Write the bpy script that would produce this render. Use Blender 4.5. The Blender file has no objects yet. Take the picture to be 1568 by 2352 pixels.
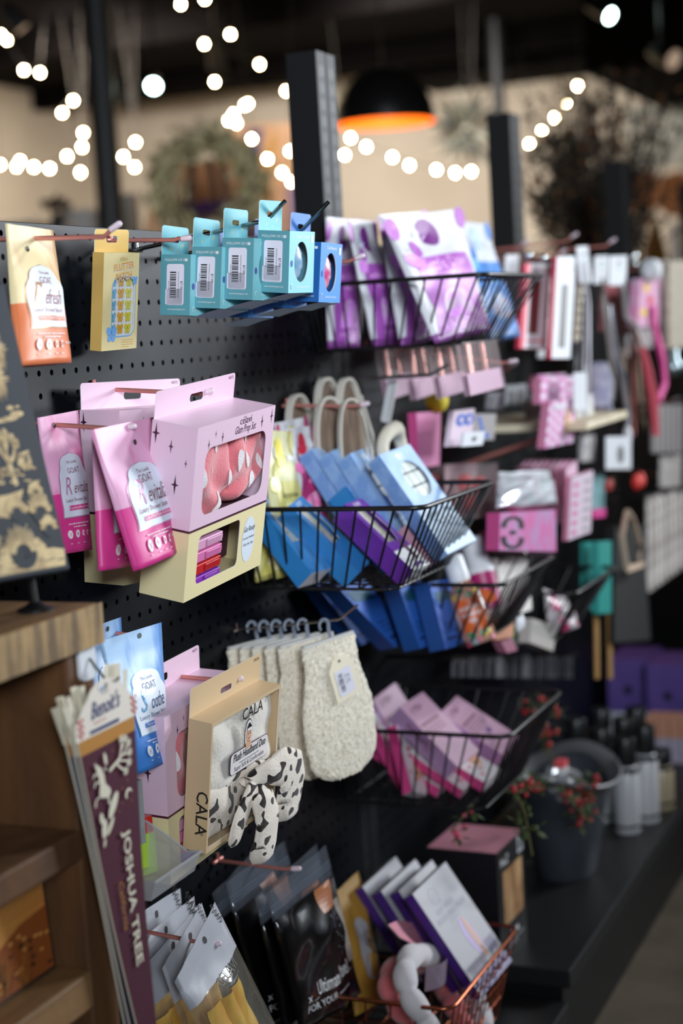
import bpy, bmesh, math, random
from mathutils import Vector, Matrix, Euler
from mathutils.geometry import tessellate_polygon
random.seed(7)
sc = bpy.context.scene
COL = sc.collection
R = math.radians

# ------------------------------------------------------------------ camera
CAM_YAW, CAM_PITCH, CAM_ROLL = .40840, .11432, .05757
CAM_LOC = Vector((1.0113, 0.0, 1.2))
FPX = 3705.4                                   # focal length in pixels of the 1568 x 2352 frame
_f0 = Vector((-math.sin(CAM_YAW), math.cos(CAM_YAW), 0)); _r0 = Vector((math.cos(CAM_YAW), math.sin(CAM_YAW), 0)); _u0 = Vector((0, 0, 1))
_F = math.cos(CAM_PITCH)*_f0 - math.sin(CAM_PITCH)*_u0
_D = -math.sin(CAM_PITCH)*_f0 - math.cos(CAM_PITCH)*_u0
_r = math.cos(CAM_ROLL)*_r0 + math.sin(CAM_ROLL)*_D
_d = -math.sin(CAM_ROLL)*_r0 + math.cos(CAM_ROLL)*_D
cd = bpy.data.cameras.new('camera'); cam = bpy.data.objects.new('camera', cd); COL.objects.link(cam)
m3 = Matrix((_r, -_d, -_F)).transposed()
cam.matrix_world = Matrix.Translation(CAM_LOC) @ m3.to_4x4()
cd.sensor_fit = 'VERTICAL'; cd.sensor_height = 36; cd.sensor_width = 24; cd.lens = FPX/2352*36
cd.dof.use_dof = True; cd.dof.focus_distance = 1.83; cd.dof.aperture_fstop = 2.7
cd.clip_start = .05
sc.camera = cam

# ------------------------------------------------------------------ world, lamps, exposure
sc.view_settings.view_transform = 'Standard'; sc.view_settings.look = 'None'
sc.view_settings.exposure = 0.0; sc.view_settings.gamma = 1.0; sc.view_settings.use_curve_mapping = False
w = bpy.data.worlds.new('world'); sc.world = w; w.use_nodes = True
w.node_tree.nodes['Background'].inputs[0].default_value = (.75, .86, 1.0, 1)
w.node_tree.nodes['Background'].inputs[1].default_value = .15

def lamp(name, kind, loc, target, energy, color, size=.2, angle=60, blend=.6):
    l = bpy.data.lights.new(name, kind); l.energy = energy; l.color = color
    if kind == 'AREA': l.shape = 'RECTANGLE'; l.size = size; l.size_y = size*.8
    else: l.shadow_soft_size = size
    if kind == 'SPOT': l.spot_size = R(angle); l.spot_blend = blend
    o = bpy.data.objects.new(name, l); COL.objects.link(o); o.location = loc
    if target is not None: o.rotation_euler = (Vector(target)-Vector(loc)).to_track_quat('-Z', 'Y').to_euler()
    return o
# track spots of the shop's ceiling, over the aisle beyond the frame's right edge
lamp('track_spot_near', 'SPOT', (2.5, 3.75, 2.35), (.08, 1.72, 1.32), 150, (.92, .95, 1.0), .16, 30, 1.0)
lamp('track_spot_far', 'SPOT', (2.3, 5.6, 2.5), (.1, 3.3, 1.25), 290, (.96, .98, 1.0), .16, 42, 1.0)
# daylight: a window down the aisle and the shop front behind the photographer
o = lamp('aisle_window_daylight', 'AREA', (3.5, 6.0, 2.1), (.0, 2.1, 1.55), 17, (.88, .94, 1.0), 1.3); o.data.spread = R(46)
o = lamp('shopfront_daylight', 'AREA', (2.6, -1.6, 2.4), (.1, 2.1, 1.70), 16, (.84, .92, 1.0), 1.3); o.data.spread = R(42)
# warm lamps washing the back of the shop
lamp('warm_wash', 'SPOT', (-3.2, 6.6, 2.6), (-3.4, 9.8, 1.6), 300, (1.0, .94, .86), .2, 110, 1.0)
lamp('warm_wash_side', 'SPOT', (-2.6, 7.2, 2.6), (-4.8, 7.2, 1.6), 190, (1.0, .89, .70), .2, 110, 1.0)
lamp('warm_wash_right', 'SPOT', (-1.7, 6.9, 2.6), (-1.9, 9.8, 1.6), 215, (1.0, .96, .90), .2, 110, 1.0)
lamp('violet_wash', 'SPOT', (-4.2, 7.6, 1.9), (-3.6, 7.2, 2.8), 5, (.45, .12, 1.0), .1, 110, 1.0)

def P(px, py, X):
    """place on the plane x = X that the photograph shows at (px, py)"""
    v = (px-784)/FPX*_r + (py-1176)/FPX*_d + _F
    return CAM_LOC + v*((X-CAM_LOC.x)/v.x)
def PY(px, py, Y):
    v = (px-784)/FPX*_r + (py-1176)/FPX*_d + _F
    return CAM_LOC + v*((Y-CAM_LOC.y)/v.y)

# ------------------------------------------------------------------ materials
def lin(c):
    c = c/255.
    return c/12.92 if c <= .04045 else ((c+.055)/1.055)**2.4
def rgb(t): return (lin(t[0]), lin(t[1]), lin(t[2]), 1)
_mats = {}
def mat(name, col, rough=.5, metal=0, spec=.5, emit=0, alpha=1, trans=0, sheen=0, coat=0, bump=None, mix=None):
    """col: sRGB 0..255.  bump=(scale, strength), mix=(sRGB second colour, noise scale, low, high)"""
    if name in _mats: return _mats[name]
    m = bpy.data.materials.new(name); m.use_nodes = True
    nt = m.node_tree; b = nt.nodes['Principled BSDF']
    b.inputs['Base Color'].default_value = rgb(col); b.inputs['Roughness'].default_value = rough
    b.inputs['Metallic'].default_value = metal; b.inputs['Specular IOR Level'].default_value = spec
    if alpha < 1: b.inputs['Alpha'].default_value = alpha
    if trans: b.inputs['Transmission Weight'].default_value = trans
    if sheen: b.inputs['Sheen Weight'].default_value = sheen
    if coat: b.inputs['Coat Weight'].default_value = coat; b.inputs['Coat Roughness'].default_value = .08
    if emit: b.inputs['Emission Color'].default_value = rgb(col); b.inputs['Emission Strength'].default_value = emit
    if bump or mix:
        tc = nt.nodes.new('ShaderNodeTexCoord')
    if mix:
        n = nt.nodes.new('ShaderNodeTexNoise'); n.inputs['Scale'].default_value = mix[1]; n.inputs['Detail'].default_value = mix[5] if len(mix) > 5 else 3
        if len(mix) > 4:
            mp = nt.nodes.new('ShaderNodeMapping'); mp.inputs['Scale'].default_value = mix[4]
            nt.links.new(tc.outputs['Object'], mp.inputs[0]); nt.links.new(mp.outputs[0], n.inputs['Vector'])
        else: nt.links.new(tc.outputs['Object'], n.inputs['Vector'])
        cr = nt.nodes.new('ShaderNodeValToRGB'); cr.color_ramp.elements[0].position = mix[2]; cr.color_ramp.elements[1].position = mix[3]
        cr.color_ramp.elements[0].color = rgb(col); cr.color_ramp.elements[1].color = rgb(mix[0])
        nt.links.new(n.outputs['Fac'], cr.inputs[0]); nt.links.new(cr.outputs[0], b.inputs['Base Color'])
    if bump:
        n2 = nt.nodes.new('ShaderNodeTexNoise'); n2.inputs['Scale'].default_value = bump[0]; n2.inputs['Detail'].default_value = 4
        nt.links.new(tc.outputs['Object'], n2.inputs['Vector'])
        bp = nt.nodes.new('ShaderNodeBump'); bp.inputs['Strength'].default_value = bump[1]; bp.inputs['Distance'].default_value = .002
        nt.links.new(n2.outputs['Fac'], bp.inputs['Height']); nt.links.new(bp.outputs[0], b.inputs['Normal'])
    _mats[name] = m
    return m
def film(name, tint=(255, 255, 255), gloss=.09, rough=.06, cover=0, ccol=(255, 255, 255)):
    """clear packing film: mostly lets light through, a little mirror sheen, optionally some milkiness"""
    if name in _mats: return _mats[name]
    m = bpy.data.materials.new(name); m.use_nodes = True; nt = m.node_tree
    nt.nodes.remove(nt.nodes['Principled BSDF']); out = nt.nodes['Material Output']
    t = nt.nodes.new('ShaderNodeBsdfTransparent'); t.inputs[0].default_value = rgb(tint)
    g = nt.nodes.new('ShaderNodeBsdfGlossy'); g.inputs['Roughness'].default_value = rough
    mx = nt.nodes.new('ShaderNodeMixShader'); mx.inputs[0].default_value = gloss
    nt.links.new(t.outputs[0], mx.inputs[1]); nt.links.new(g.outputs[0], mx.inputs[2]); last = mx
    if cover:
        d = nt.nodes.new('ShaderNodeBsdfDiffuse'); d.inputs[0].default_value = rgb(ccol)
        m2 = nt.nodes.new('ShaderNodeMixShader'); m2.inputs[0].default_value = cover
        nt.links.new(mx.outputs[0], m2.inputs[1]); nt.links.new(d.outputs[0], m2.inputs[2]); last = m2
    nt.links.new(last.outputs[0], out.inputs[0])
    _mats[name] = m
    return m

# ------------------------------------------------------------------ mesh building
_txt = {}
def glyphs(s, bold=0.0):
    key = (s, bold)
    if key not in _txt:
        cu = bpy.data.curves.new('t', 'FONT'); cu.body = s; cu.size = 1; cu.offset = bold; cu.resolution_u = 2
        ob = bpy.data.objects.new('t', cu); COL.objects.link(ob)
        dg = bpy.context.evaluated_depsgraph_get(); me = ob.evaluated_get(dg).to_mesh()
        _txt[key] = ([(v.co.x, v.co.y) for v in me.vertices], [tuple(p.vertices) for p in me.polygons])
        ob.evaluated_get(dg).to_mesh_clear(); bpy.data.objects.remove(ob); bpy.data.curves.remove(cu)
    return _txt[key]

class M:
    def __init__(s): s.v = []; s.f = []; s.m = []; s.mats = []
    def mi(s, m):
        if m not in s.mats: s.mats.append(m)
        return s.mats.index(m)
    def add(s, vs, fs, m):
        o = len(s.v); i = s.mi(m); s.v += [tuple(v) for v in vs]
        for f in fs: s.f.append([o+k for k in f]); s.m.append(i)
        return s
    def quad(s, a, b, c, d, m): return s.add([a, b, c, d], [(0, 1, 2, 3)], m)
    def box(s, x0, x1, y0, y1, z0, z1, m):
        vs = [(x, y, z) for z in (z0, z1) for y in (y0, y1) for x in (x0, x1)]
        return s.add(vs, [(0, 2, 3, 1), (4, 5, 7, 6), (0, 1, 5, 4), (2, 6, 7, 3), (0, 4, 6, 2), (1, 3, 7, 5)], m)
    def tube(s, pts, r, m, n=8, closed=False, caps=True, flat=None):
        pts = [Vector(p) for p in pts]; L = len(pts); vs = []; prev = None
        for i, p in enumerate(pts):
            a = pts[(i-1) % L] if closed or i > 0 else p; b = pts[(i+1) % L] if closed or i < L-1 else p
            t = (b-a).normalized()
            if prev is None:
                q = Vector((0, 0, 1)) if abs(t.z) < .9 else Vector((1, 0, 0)); nrm = (q - t*q.dot(t)).normalized()
            else: nrm = (prev - t*prev.dot(t)).normalized()
            prev = nrm; bi = t.cross(nrm); rr = r(i/(L-1)) if callable(r) else r
            for k in range(n):
                a2 = 2*math.pi*k/n; x, y = math.cos(a2)*rr, math.sin(a2)*rr
                if flat: x *= flat[0]; y *= flat[1]
                vs.append(p + nrm*x + bi*y)
        fs = []
        for i in range(L if closed else L-1):
            j = (i+1) % L
            for k in range(n): fs.append((i*n+k, i*n+(k+1) % n, j*n+(k+1) % n, j*n+k))
        if caps and not closed: fs.append(tuple(range(n-1, -1, -1))); fs.append(tuple((L-1)*n+k for k in range(n)))
        return s.add(vs, fs, m)
    def lathe(s, prof, m, n=24, c=(0, 0, 0), sx=1, sy=1, fn=None, cap=True):
        vs = []; fs = []
        for r_, z in prof:
            for k in range(n):
                a = 2*math.pi*k/n; x, y = r_*math.cos(a)*sx, r_*math.sin(a)*sy
                if fn: x, y, z2 = fn(x, y, z, a)
                else: z2 = z
                vs.append((c[0]+x, c[1]+y, c[2]+z2))
        for i in range(len(prof)-1):
            for k in range(n): fs.append((i*n+k, i*n+(k+1) % n, (i+1)*n+(k+1) % n, (i+1)*n+k))
        if cap and prof[0][0] > 1e-6: fs.append(tuple(range(n-1, -1, -1)))
        if cap and prof[-1][0] > 1e-6: fs.append(tuple((len(prof)-1)*n+k for k in range(n)))
        return s.add(vs, fs, m)
    def ball(s, c, r, m, nu=12, nv=8, sc=(1, 1, 1), fn=None):
        vs = []; fs = []
        for j in range(nv+1):
            th = math.pi*j/nv
            for k in range(nu):
                a = 2*math.pi*k/nu
                v = Vector((math.sin(th)*math.cos(a)*sc[0], math.sin(th)*math.sin(a)*sc[1], math.cos(th)*sc[2]))*r
                if fn: v = fn(v)
                vs.append(Vector(c)+v)
        for j in range(nv):
            for k in range(nu): fs.append((j*nu+k, (j+1)*nu+k, (j+1)*nu+(k+1) % nu, j*nu+(k+1) % nu))
        return s.add(vs, fs, m)
    def grid(s, fn, nu, nv, m, closed_u=False):
        vs = [fn(i/nu, j/nv) for j in range(nv+1) for i in range(nu+1)]
        fs = [(j*(nu+1)+i, j*(nu+1)+i+1, (j+1)*(nu+1)+i+1, (j+1)*(nu+1)+i) for j in range(nv) for i in range(nu)]
        return s.add(vs, fs, m)
    def poly(s, loops, to3, m):
        """flat polygon with holes, loops of (x, z)"""
        vv = [[Vector((x, z, 0)) for x, z in lp] for lp in loops]
        tri = tessellate_polygon(vv); flat = [p for lp in loops for p in lp]
        return s.add([to3(x, z) for x, z in flat], [tuple(t) for t in tri], m)
    def area(s, xl, xr, z0, z1, to3, m, nz=16, nx=6):
        """a shape between the outlines xl(z) and xr(z), fine enough to follow a curved surface"""
        def fn(u, v):
            z = z0+(z1-z0)*v; a, b = xl(z), xr(z); return to3(a+(b-a)*u, z)
        return s.grid(fn, nx, nz, m)
    def ell(s, cx, cz, rx, rz, to3, m, n=24, rot=0):
        c, q = math.cos(rot), math.sin(rot)
        pts = [(cx+rx*math.cos(2*math.pi*k/n)*c-rz*math.sin(2*math.pi*k/n)*q, cz+rx*math.cos(2*math.pi*k/n)*q+rz*math.sin(2*math.pi*k/n)*c) for k in range(n)]
        return s.add([to3(x, z) for x, z in [(cx, cz)]+pts], [(0, 1+k, 1+(k+1) % n) for k in range(n)], m)
    def line(s, pts, wd, to3, m):
        """a printed stroke"""
        for (x0, z0), (x1, z1) in zip(pts, pts[1:]):
            dx, dz = x1-x0, z1-z0; l = math.hypot(dx, dz) or 1; nx, nz = -dz/l*wd/2, dx/l*wd/2
            s.add([to3(x0+nx, z0+nz), to3(x0-nx, z0-nz), to3(x1-nx, z1-nz), to3(x1+nx, z1+nz)], [(0, 1, 2, 3)], m)
        return s
    def text(s, body, x, z, size, to3, m, align='c', shear=0, bold=0, sx=1, rot=0):
        vs, fs = glyphs(body, bold)
        if not vs: return s
        x0 = min(v[0] for v in vs); x1 = max(v[0] for v in vs)
        off = {'c': -(x0+x1)/2, 'l': -x0, 'r': -x1}[align]; c, q = math.cos(rot), math.sin(rot)
        out = []
        for a, b in vs:
            a2 = (a+off+b*shear)*size*sx; b2 = b*size
            out.append(to3(x+a2*c-b2*q, z+a2*q+b2*c))
        return s.add(out, fs, m)
    def build(s, name, parent=None, smooth=0, loc=None, bevel=0):
        me = bpy.data.meshes.new(name); me.from_pydata(s.v, [], s.f)
        for mm in s.mats: me.materials.append(mm)
        me.polygons.foreach_set('material_index', s.m); me.update()
        if smooth:
            me.polygons.foreach_set('use_smooth', [True]*len(me.polygons))
            if smooth < 180: me.set_sharp_from_angle(angle=R(smooth))
        o = bpy.data.objects.new(name, me); COL.objects.link(o)
        if parent is not None: o.parent = parent
        if loc is not None: o.location = loc
        if bevel:
            b = o.modifiers.new('edge', 'BEVEL'); b.width = bevel; b.segments = 2; b.limit_method = 'ANGLE'; b.angle_limit = R(50)
        return o
def tag(o, label, cat, group=None, kind=None):
    o['label'] = label; o['category'] = cat
    if group: o['group'] = group
    if kind: o['kind'] = kind
    return o
def thing(name, label, cat, loc, rot=(0, 0, 0), group=None, wall=True):
    """an Empty at the thing's base; on the wall its front (-y) looks into the aisle"""
    o = bpy.data.objects.new(name, None); COL.objects.link(o); o.empty_display_size = .02
    o.location = loc; o.rotation_euler = (R(rot[0]), R(rot[1]), R(rot[2]+(90 if wall else 0)))
    return tag(o, label, cat, group)
def struct(o): o['kind'] = 'structure'; return o
def rrect(x0, x1, z0, z1, r, n=4):
    pts = []
    for cx, cz, a0 in ((x1-r, z1-r, 0), (x0+r, z1-r, 90), (x0+r, z0+r, 180), (x1-r, z0+r, 270)):
        for k in range(n+1): a = R(a0+90*k/n); pts.append((cx+r*math.cos(a), cz+r*math.sin(a)))
    return pts
def ellp(cx, cz, rx, rz, n=28): return [(cx+rx*math.cos(2*math.pi*k/n), cz+rz*math.sin(2*math.pi*k/n)) for k in range(n)]

# ------------------------------------------------------------------ shared materials
BLACK = mat('black_powder_coat', (15, 15, 17), .45)
WIRE = mat('black_wire', (16, 16, 17), .38)
PEG = mat('pegboard_slate', (9, 13, 19), .42, spec=.16, bump=(900, .04))
ROSE = mat('rose_hook_metal', (205, 132, 122), .36, metal=.35)
TIP = mat('hook_tip_cap', (226, 205, 214), .4)
CHROME = mat('dark_chrome', (150, 150, 148), .18, metal=1)
COPPER = mat('copper_wire', (190, 110, 80), .3, metal=1)
WHITE = mat('white_card', (236, 238, 242), .45)
CLEAR = film('clear_film')
BAG = film('poly_bag', gloss=.13, rough=.12, cover=.04)
INK = mat('black_ink', (22, 20, 24), .5)
PLUM = mat('plum_ink', (64, 26, 54), .5)
WINK = mat('white_ink', (238, 238, 240), .5)
# ------------------------------------------------------------------ the room
FLOOR = mat('worn_concrete', (112, 100, 84), .75, mix=((140, 126, 106), 6, .35, .7), bump=(60, .2))
CEIL = mat('black_ceiling', (7, 5, 5), .9, spec=.05)
BEIGE = mat('beige_plaster', (204, 190, 172), .8, mix=((196, 182, 164), 3, .4, .6))
m = M(); m.box(-5.2, 5, -3, 10.4, -.1, 0, FLOOR); struct(m.build('floor'))
m = M(); m.box(-5.2, 5, -3, 10.4, 2.8, 2.9, CEIL)
for y in (4.2, 5.8, 7.4, 9.0): m.box(-5.0, 4.9, y-.05, y+.05, 2.68, 2.8, CEIL)
struct(m.build('ceiling'))
m = M(); m.box(-5.0, -4.85, 2.0, 10.0, 0, 2.8, BEIGE); struct(m.build('wall_left'))
m = M(); m.box(-5.0, 5.0, 9.9, 10.05, 0, 2.8, BEIGE); struct(m.build('wall_back'))
# dark bulkhead hanging from the ceiling along the back, lower on the right
m = M(); m.box(-2.45, -.8, 9.3, 9.88, 2.63, 2.8, CEIL); m.box(-.855, 3.0, 7.4, 9.3, 2.281, 2.8, CEIL); struct(m.build('trim_1'))
# steel columns
PILL = mat('black_column_paint', (26, 26, 28), .5)
def column(name, label, c, r):
    m = M(); m.lathe([(r*1.5, 0), (r*1.5, .02), (r, .02), (r, 2.8)], PILL, 20)
    o = m.build(name, smooth=40, loc=c); tag(o, label, 'column', kind='structure'); return o
b = PY(240, 300, 5.6); column('steel_column', 'black round steel column left of the wreath', (b.x, b.y, 0), .052)
b = PY(1142, 180, 8.6); column('steel_column', 'thin black steel column behind the second shelving post', (b.x, b.y, 0), .036)

# ------------------------------------------------------------------ gondola shelving: three bays with perforated panels
def pegpanel(m, y0, ny, z_top, nz, x, ph=0, mt=PEG):
    """perforated sheet facing the aisle: one-inch grid of real round holes"""
    g = .0254; n = 10; ring = [(math.cos(2*math.pi*(k+.5)/n)*.0036, math.sin(2*math.pi*(k+.5)/n)*.0036) for k in range(n)]
    cor = [(g/2, g/2), (-g/2, g/2), (-g/2, -g/2), (g/2, -g/2)]
    ang = [math.atan2(b, a) % (2*math.pi) for a, b in ring]
    tri = tessellate_polygon([[Vector((a, b, 0)) for a, b in cor], [Vector((a, b, 0)) for a, b in ring]])
    flat = cor+ring; vs = []; fs = []
    for i in range(ny):
        for j in range(nz):
            cy, cz = y0+i*g, z_top-j*g; o = len(vs)
            vs += [(x, cy+a, cz+b) for a, b in flat]; fs += [(o+t[0], o+t[1], o+t[2]) for t in tri]
    m.add(vs, fs, mt)
TOP = 1.332
def bay(y0, y1, hole0, label):
    t = thing('gondola_bay', label, 'shelving', (0, (y0+y1)/2, 0), wall=False, group='black gondola shelving bays')
    yc = (y0+y1)/2; g = .0254
    nh = int((y1-hole0-.012)/g); z0 = 1.1674+6*g          # first hole row
    m = M(); ncol = nh; nz = 40
    pegpanel(m, hole0-yc, ncol, z0, nz, 0)
    i0, i1, j0, j1 = (23, 28, 4, 9) if y0 < 2 else (3, 5, 20, 22); pegpanel(m, hole0-yc+i0*g, i1-i0, z0-j0*g, j1-j0, -.055)  # back sheet added to stop background light, holed only in this patch
    ya, yb = hole0-g/2-yc, hole0+(ncol-.5)*g-yc; zt, zb = z0+g/2, z0-(nz-.5)*g
    for x in (0, -.055):
        if x < 0: ya, yb, zt, zb = hole0-yc+(i0-.5)*g, hole0-yc+(i1-.5)*g, z0-(j0-.5)*g, z0-(j1-.5)*g
        m.quad((x, y0-yc, zt), (x, y1-yc, zt), (x, y1-yc, TOP), (x, y0-yc, TOP), PEG)
        m.quad((x, y0-yc, .19), (x, y1-yc, .19), (x, y1-yc, zb), (x, y0-yc, zb), PEG)
        if ya > y0-yc+1e-4: m.quad((x, y0-yc, zb), (x, ya, zb), (x, ya, zt), (x, y0-yc, zt), PEG)
        m.quad((x, yb, zb), (x, y1-yc, zb), (x, y1-yc, zt), (x, yb, zt), PEG)
    m.quad((0, y0-yc, TOP), (0, y1-yc, TOP), (-.055, y1-yc, TOP), (-.055, y0-yc, TOP), BLACK)
    m.build('perforated_panel', t)
    return t, yc
def upright(y, ztop, label):
    """double black upright with slotted face"""
    t = thing('shelving_post', label, 'post', (0, y, 0), wall=False, group='slotted black shelving posts')
    SL = mat('slotted_post_face', (17, 18, 22), .5, spec=.2)
    m = M()
    for s in (-1, 1):
        y0, y1 = (.002, .036) if s > 0 else (-.036, -.002)
        m.box(-.05, .001, y0, y1, 0, ztop, BLACK)
        m.quad((.0013, y0, 0), (.0013, y1, 0), (.0013, y1, ztop), (.0013, y0, ztop), SL)
    m.box(-.048, -.004, -.004, .004, 0, ztop-.002, BLACK); m.build('upright', t)
    for c in (-.019, .019):
        m = M(); z = ztop-.03; m.quad((.00135, c-.011, .2), (.00135, c+.011, .2), (.00135, c+.011, ztop-.01), (.00135, c-.011, ztop-.01), SL)
        while z > .2:
            for yy in (c-.005, c+.005): m.quad((.0016, yy-.002, z-.008), (.0016, yy+.002, z-.008), (.0016, yy+.002, z+.008), (.0016, yy-.002, z+.008), BLACK)
            z -= .0254
        m.build('slotted_strip', t)
    return t
bay(1.41, 2.336, 1.5175-4*.0254, 'near black perforated shelving bay holding the pink boxed sets')
bay(2.41, 3.345, 2.43, 'second black perforated shelving bay beyond the first post')
bay(3.42, 4.36, 3.44, 'far black perforated shelving bay behind the hanging necklaces')
upright(2.373, 1.2+.424, 'slotted black double post rising behind the purple bags')
upright(3.382, 1.2+.428, 'slotted black double post in front of the star wall ornament')
upright(4.40, 1.2+.40, 'slotted black double post beside the tall twig arrangement')
upright(1.373, 1.2+.132, 'slotted black double post at the near end of the shelving, level with the panel')
bay(5.44, 6.36, 5.46, 'last black perforated shelving bay, barely in view')
upright(5.40, 1.2+.40, 'slotted black double post at the far right of the shelving')
bay(4.44, 5.363, 4.46, 'farthest black perforated shelving bay at the right edge')
DECK = mat('black_deck', (30, 31, 33), .45, bump=(300, .05))
def deck(y0, y1, ztop, label):
    t = thing('base_deck', label, 'shelf', (0, (y0+y1)/2, 0), wall=False); yc = (y0+y1)/2
    m = M(); m.box(-.11, .332, y0-yc, y1-yc, ztop-.03, ztop, DECK); m.build('deck_top', t, bevel=.002)
    m = M(); m.box(-.11, .318, y0-yc+.002, y1-yc-.002, 0, ztop-.031, BLACK); m.build('kick_plate', t)
deck(2.37, 6.2, .17, 'long black base deck under the tub and bottles'); deck(1.30, 2.355, .125, 'lower black base deck in front of the copper basket')

# ------------------------------------------------------------------ hooks and wire baskets
def hook(a, b, label, bend=.022, rise=.012, metal=ROSE, tip=True, r=.0026, group='rose metal display hooks'):
    """peg hook from the panel at a to its free end b, the last stretch bent upward"""
    a, b = Vector(a), Vector(b); t = thing('peg_hook', label, 'hook', a, wall=False, group=group)
    d = (b-a); L = d.length; u = d/L; e = b-a
    k = e - u*bend - Vector((0, 0, rise)); m = M()
    m.tube([Vector((-.004, 0, 0)), k*.5, k, k+u*.004+Vector((0, 0, .0015)), e-u*.012-Vector((0, 0, rise*.45))] if tip else [Vector((-.004, 0, 0)), k*.5, k, k+u*.004+Vector((0, 0, .001)), e], r, metal); m.build('rod', t, smooth=60)
    m = M(); m.tube([(.003, .0, .010), (.003, 0, .0)], r*.9, metal); m.tube([(.003, -.012, .0), (.003, .012, .0)], r, metal); m.build('back_bracket', t, smooth=60)
    if tip:
        m = M(); p0 = e-u*.013-Vector((0, 0, rise*.5)); m.tube([p0, p0+(e-p0)*.85, e], lambda q: r*1.35 if q < .9 else r*.8, TIP); m.build('tip_cap', t, smooth=60)
    return t
def basket(label, Y0, Y1, X1, zt, h, nf, ns, metal=WIRE, X0=.012, drop=.55, mesh_rows=0, slope=.06, rr=.0034, wr=.0016, group='black wire baskets hanging on the panel'):
    """wire basket hung on the panel: Y0..Y1 along the wall, X0..X1 out from it, sides drawn in towards the floor of the basket"""
    t = thing('wire_basket', label, 'basket', (X0, (Y0+Y1)/2, zt-h), wall=False, group=group)
    W2 = (Y1-Y0)/2; Dp = X1-X0; rc = .02; ins = slope
    def rim(z, i):
        pts = []
        x1, y1 = Dp-i, W2-i*.75; x0 = 0
        for cx, cy, a0 in ((x1-rc, y1-rc, 0), (x0+.004, y1-.004, 90), (x0+.004, -y1+.004, 180), (x1-rc, -y1+rc, 270)):
            q = rc if a0 in (0, 270) else .004
            for k in range(5): a = R(a0+90*k/4); pts.append((cx+q*math.cos(a), cy+q*math.sin(a), z))
        return pts
    m = M(); m.tube(rim(h, 0), rr, metal, n=8, closed=True); m.build('rim', t, smooth=60)
    m = M(); m.tube(rim(0, ins), wr*1.3, metal, n=6, closed=True)
    for i in range(1, 8): y = -W2+ins+(2*W2-2*ins)*i/8; m.tube([(0, y, 0), (Dp-ins, y, 0)], wr, metal, n=5)
    for i in range(1, 8): x = (Dp-ins)*i/8; m.tube([(x, -W2+ins*.75, -.001), (x, W2-ins*.75, -.001)], wr, metal, n=5)
    m.build('floor_grid', t, smooth=60)
    def wires(name, tops, bots):
        m = M()
        for a, b in zip(tops, bots):
            a, b = Vector(a), Vector(b); m.tube([a, a+(b-a)*.93, b], wr, metal, n=6)
        if mesh_rows:
            for k in range(1, mesh_rows):
                f = k/mesh_rows; A = [Vector(a)+(Vector(b)-Vector(a))*f for a, b in zip(tops, bots)]; m.tube(A, wr, metal, n=6)
        m.build(name, t, smooth=60)
    e = .012
    ts = [e+(Dp-2*e)*i/(ns-1) for i in range(ns)]; bs = [(e+(Dp-ins-2*e)*i/(ns-1)) for i in range(ns)]
    wires('side_wires', [(x, -W2, h) for x in ts], [(x, -W2+ins*.75, 0) for x in bs])
    wires('side_wires', [(x, W2, h) for x in ts], [(x, W2-ins*.75, 0) for x in bs])
    tf = [-W2+e+(2*W2-2*e)*i/(nf-1) for i in range(nf)]; bf = [y*(W2-ins*.75)/W2 for y in tf]
    wires('front_wires', [(Dp, y, h) for y in tf], [(Dp-ins, y, 0) for y in bf])
    wires('back_wires', [(0, y, h) for y in tf], [(0, y, 0) for y in bf])
    return t
basket('black wire basket holding the purple dotted bags, topmost', 2.206, 2.508, .30, 1.262, .097, 13, 11)
basket('black wire basket holding the pale blue soak boxes', 1.902, 2.207, .30, .966, .113, 13, 11)
basket('black wire basket holding the orange shower gel bottle', 2.245, 2.53, .292, .808, .10, 13, 11)
basket('black wire basket holding the mauve cosmetic boxes', 2.218, 2.515, .298, .586, .128, 13, 11)
basket('black wire basket holding the white and pink striped tube', 2.66, 2.955, .288, .722, .095, 13, 11)
basket('copper wire basket holding the puffy headbands', 1.925, 2.232, .295, .291, .13, 12, 8, COPPER, mesh_rows=4, slope=.03, rr=.003, wr=.0012, group='copper wire baskets')
# ------------------------------------------------------------------ cartons and pouches
def hook_at(pa, Xa, pb, label, **k):
    """hook through the place seen at pa (distance Xa from the panel) whose free end is seen at pb"""
    A = P(pa[0], pa[1], Xa); B = PY(pb[0], pb[1], A.y); rise = k.pop('rise', .01)
    z0 = A.z + (A.z-(B.z-rise))*(Xa/(B.x-Xa)) if k.pop('slope', False) else A.z
    return hook((0, A.y, z0), (B.x, A.y, B.z), label, rise=rise, **k)

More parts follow.
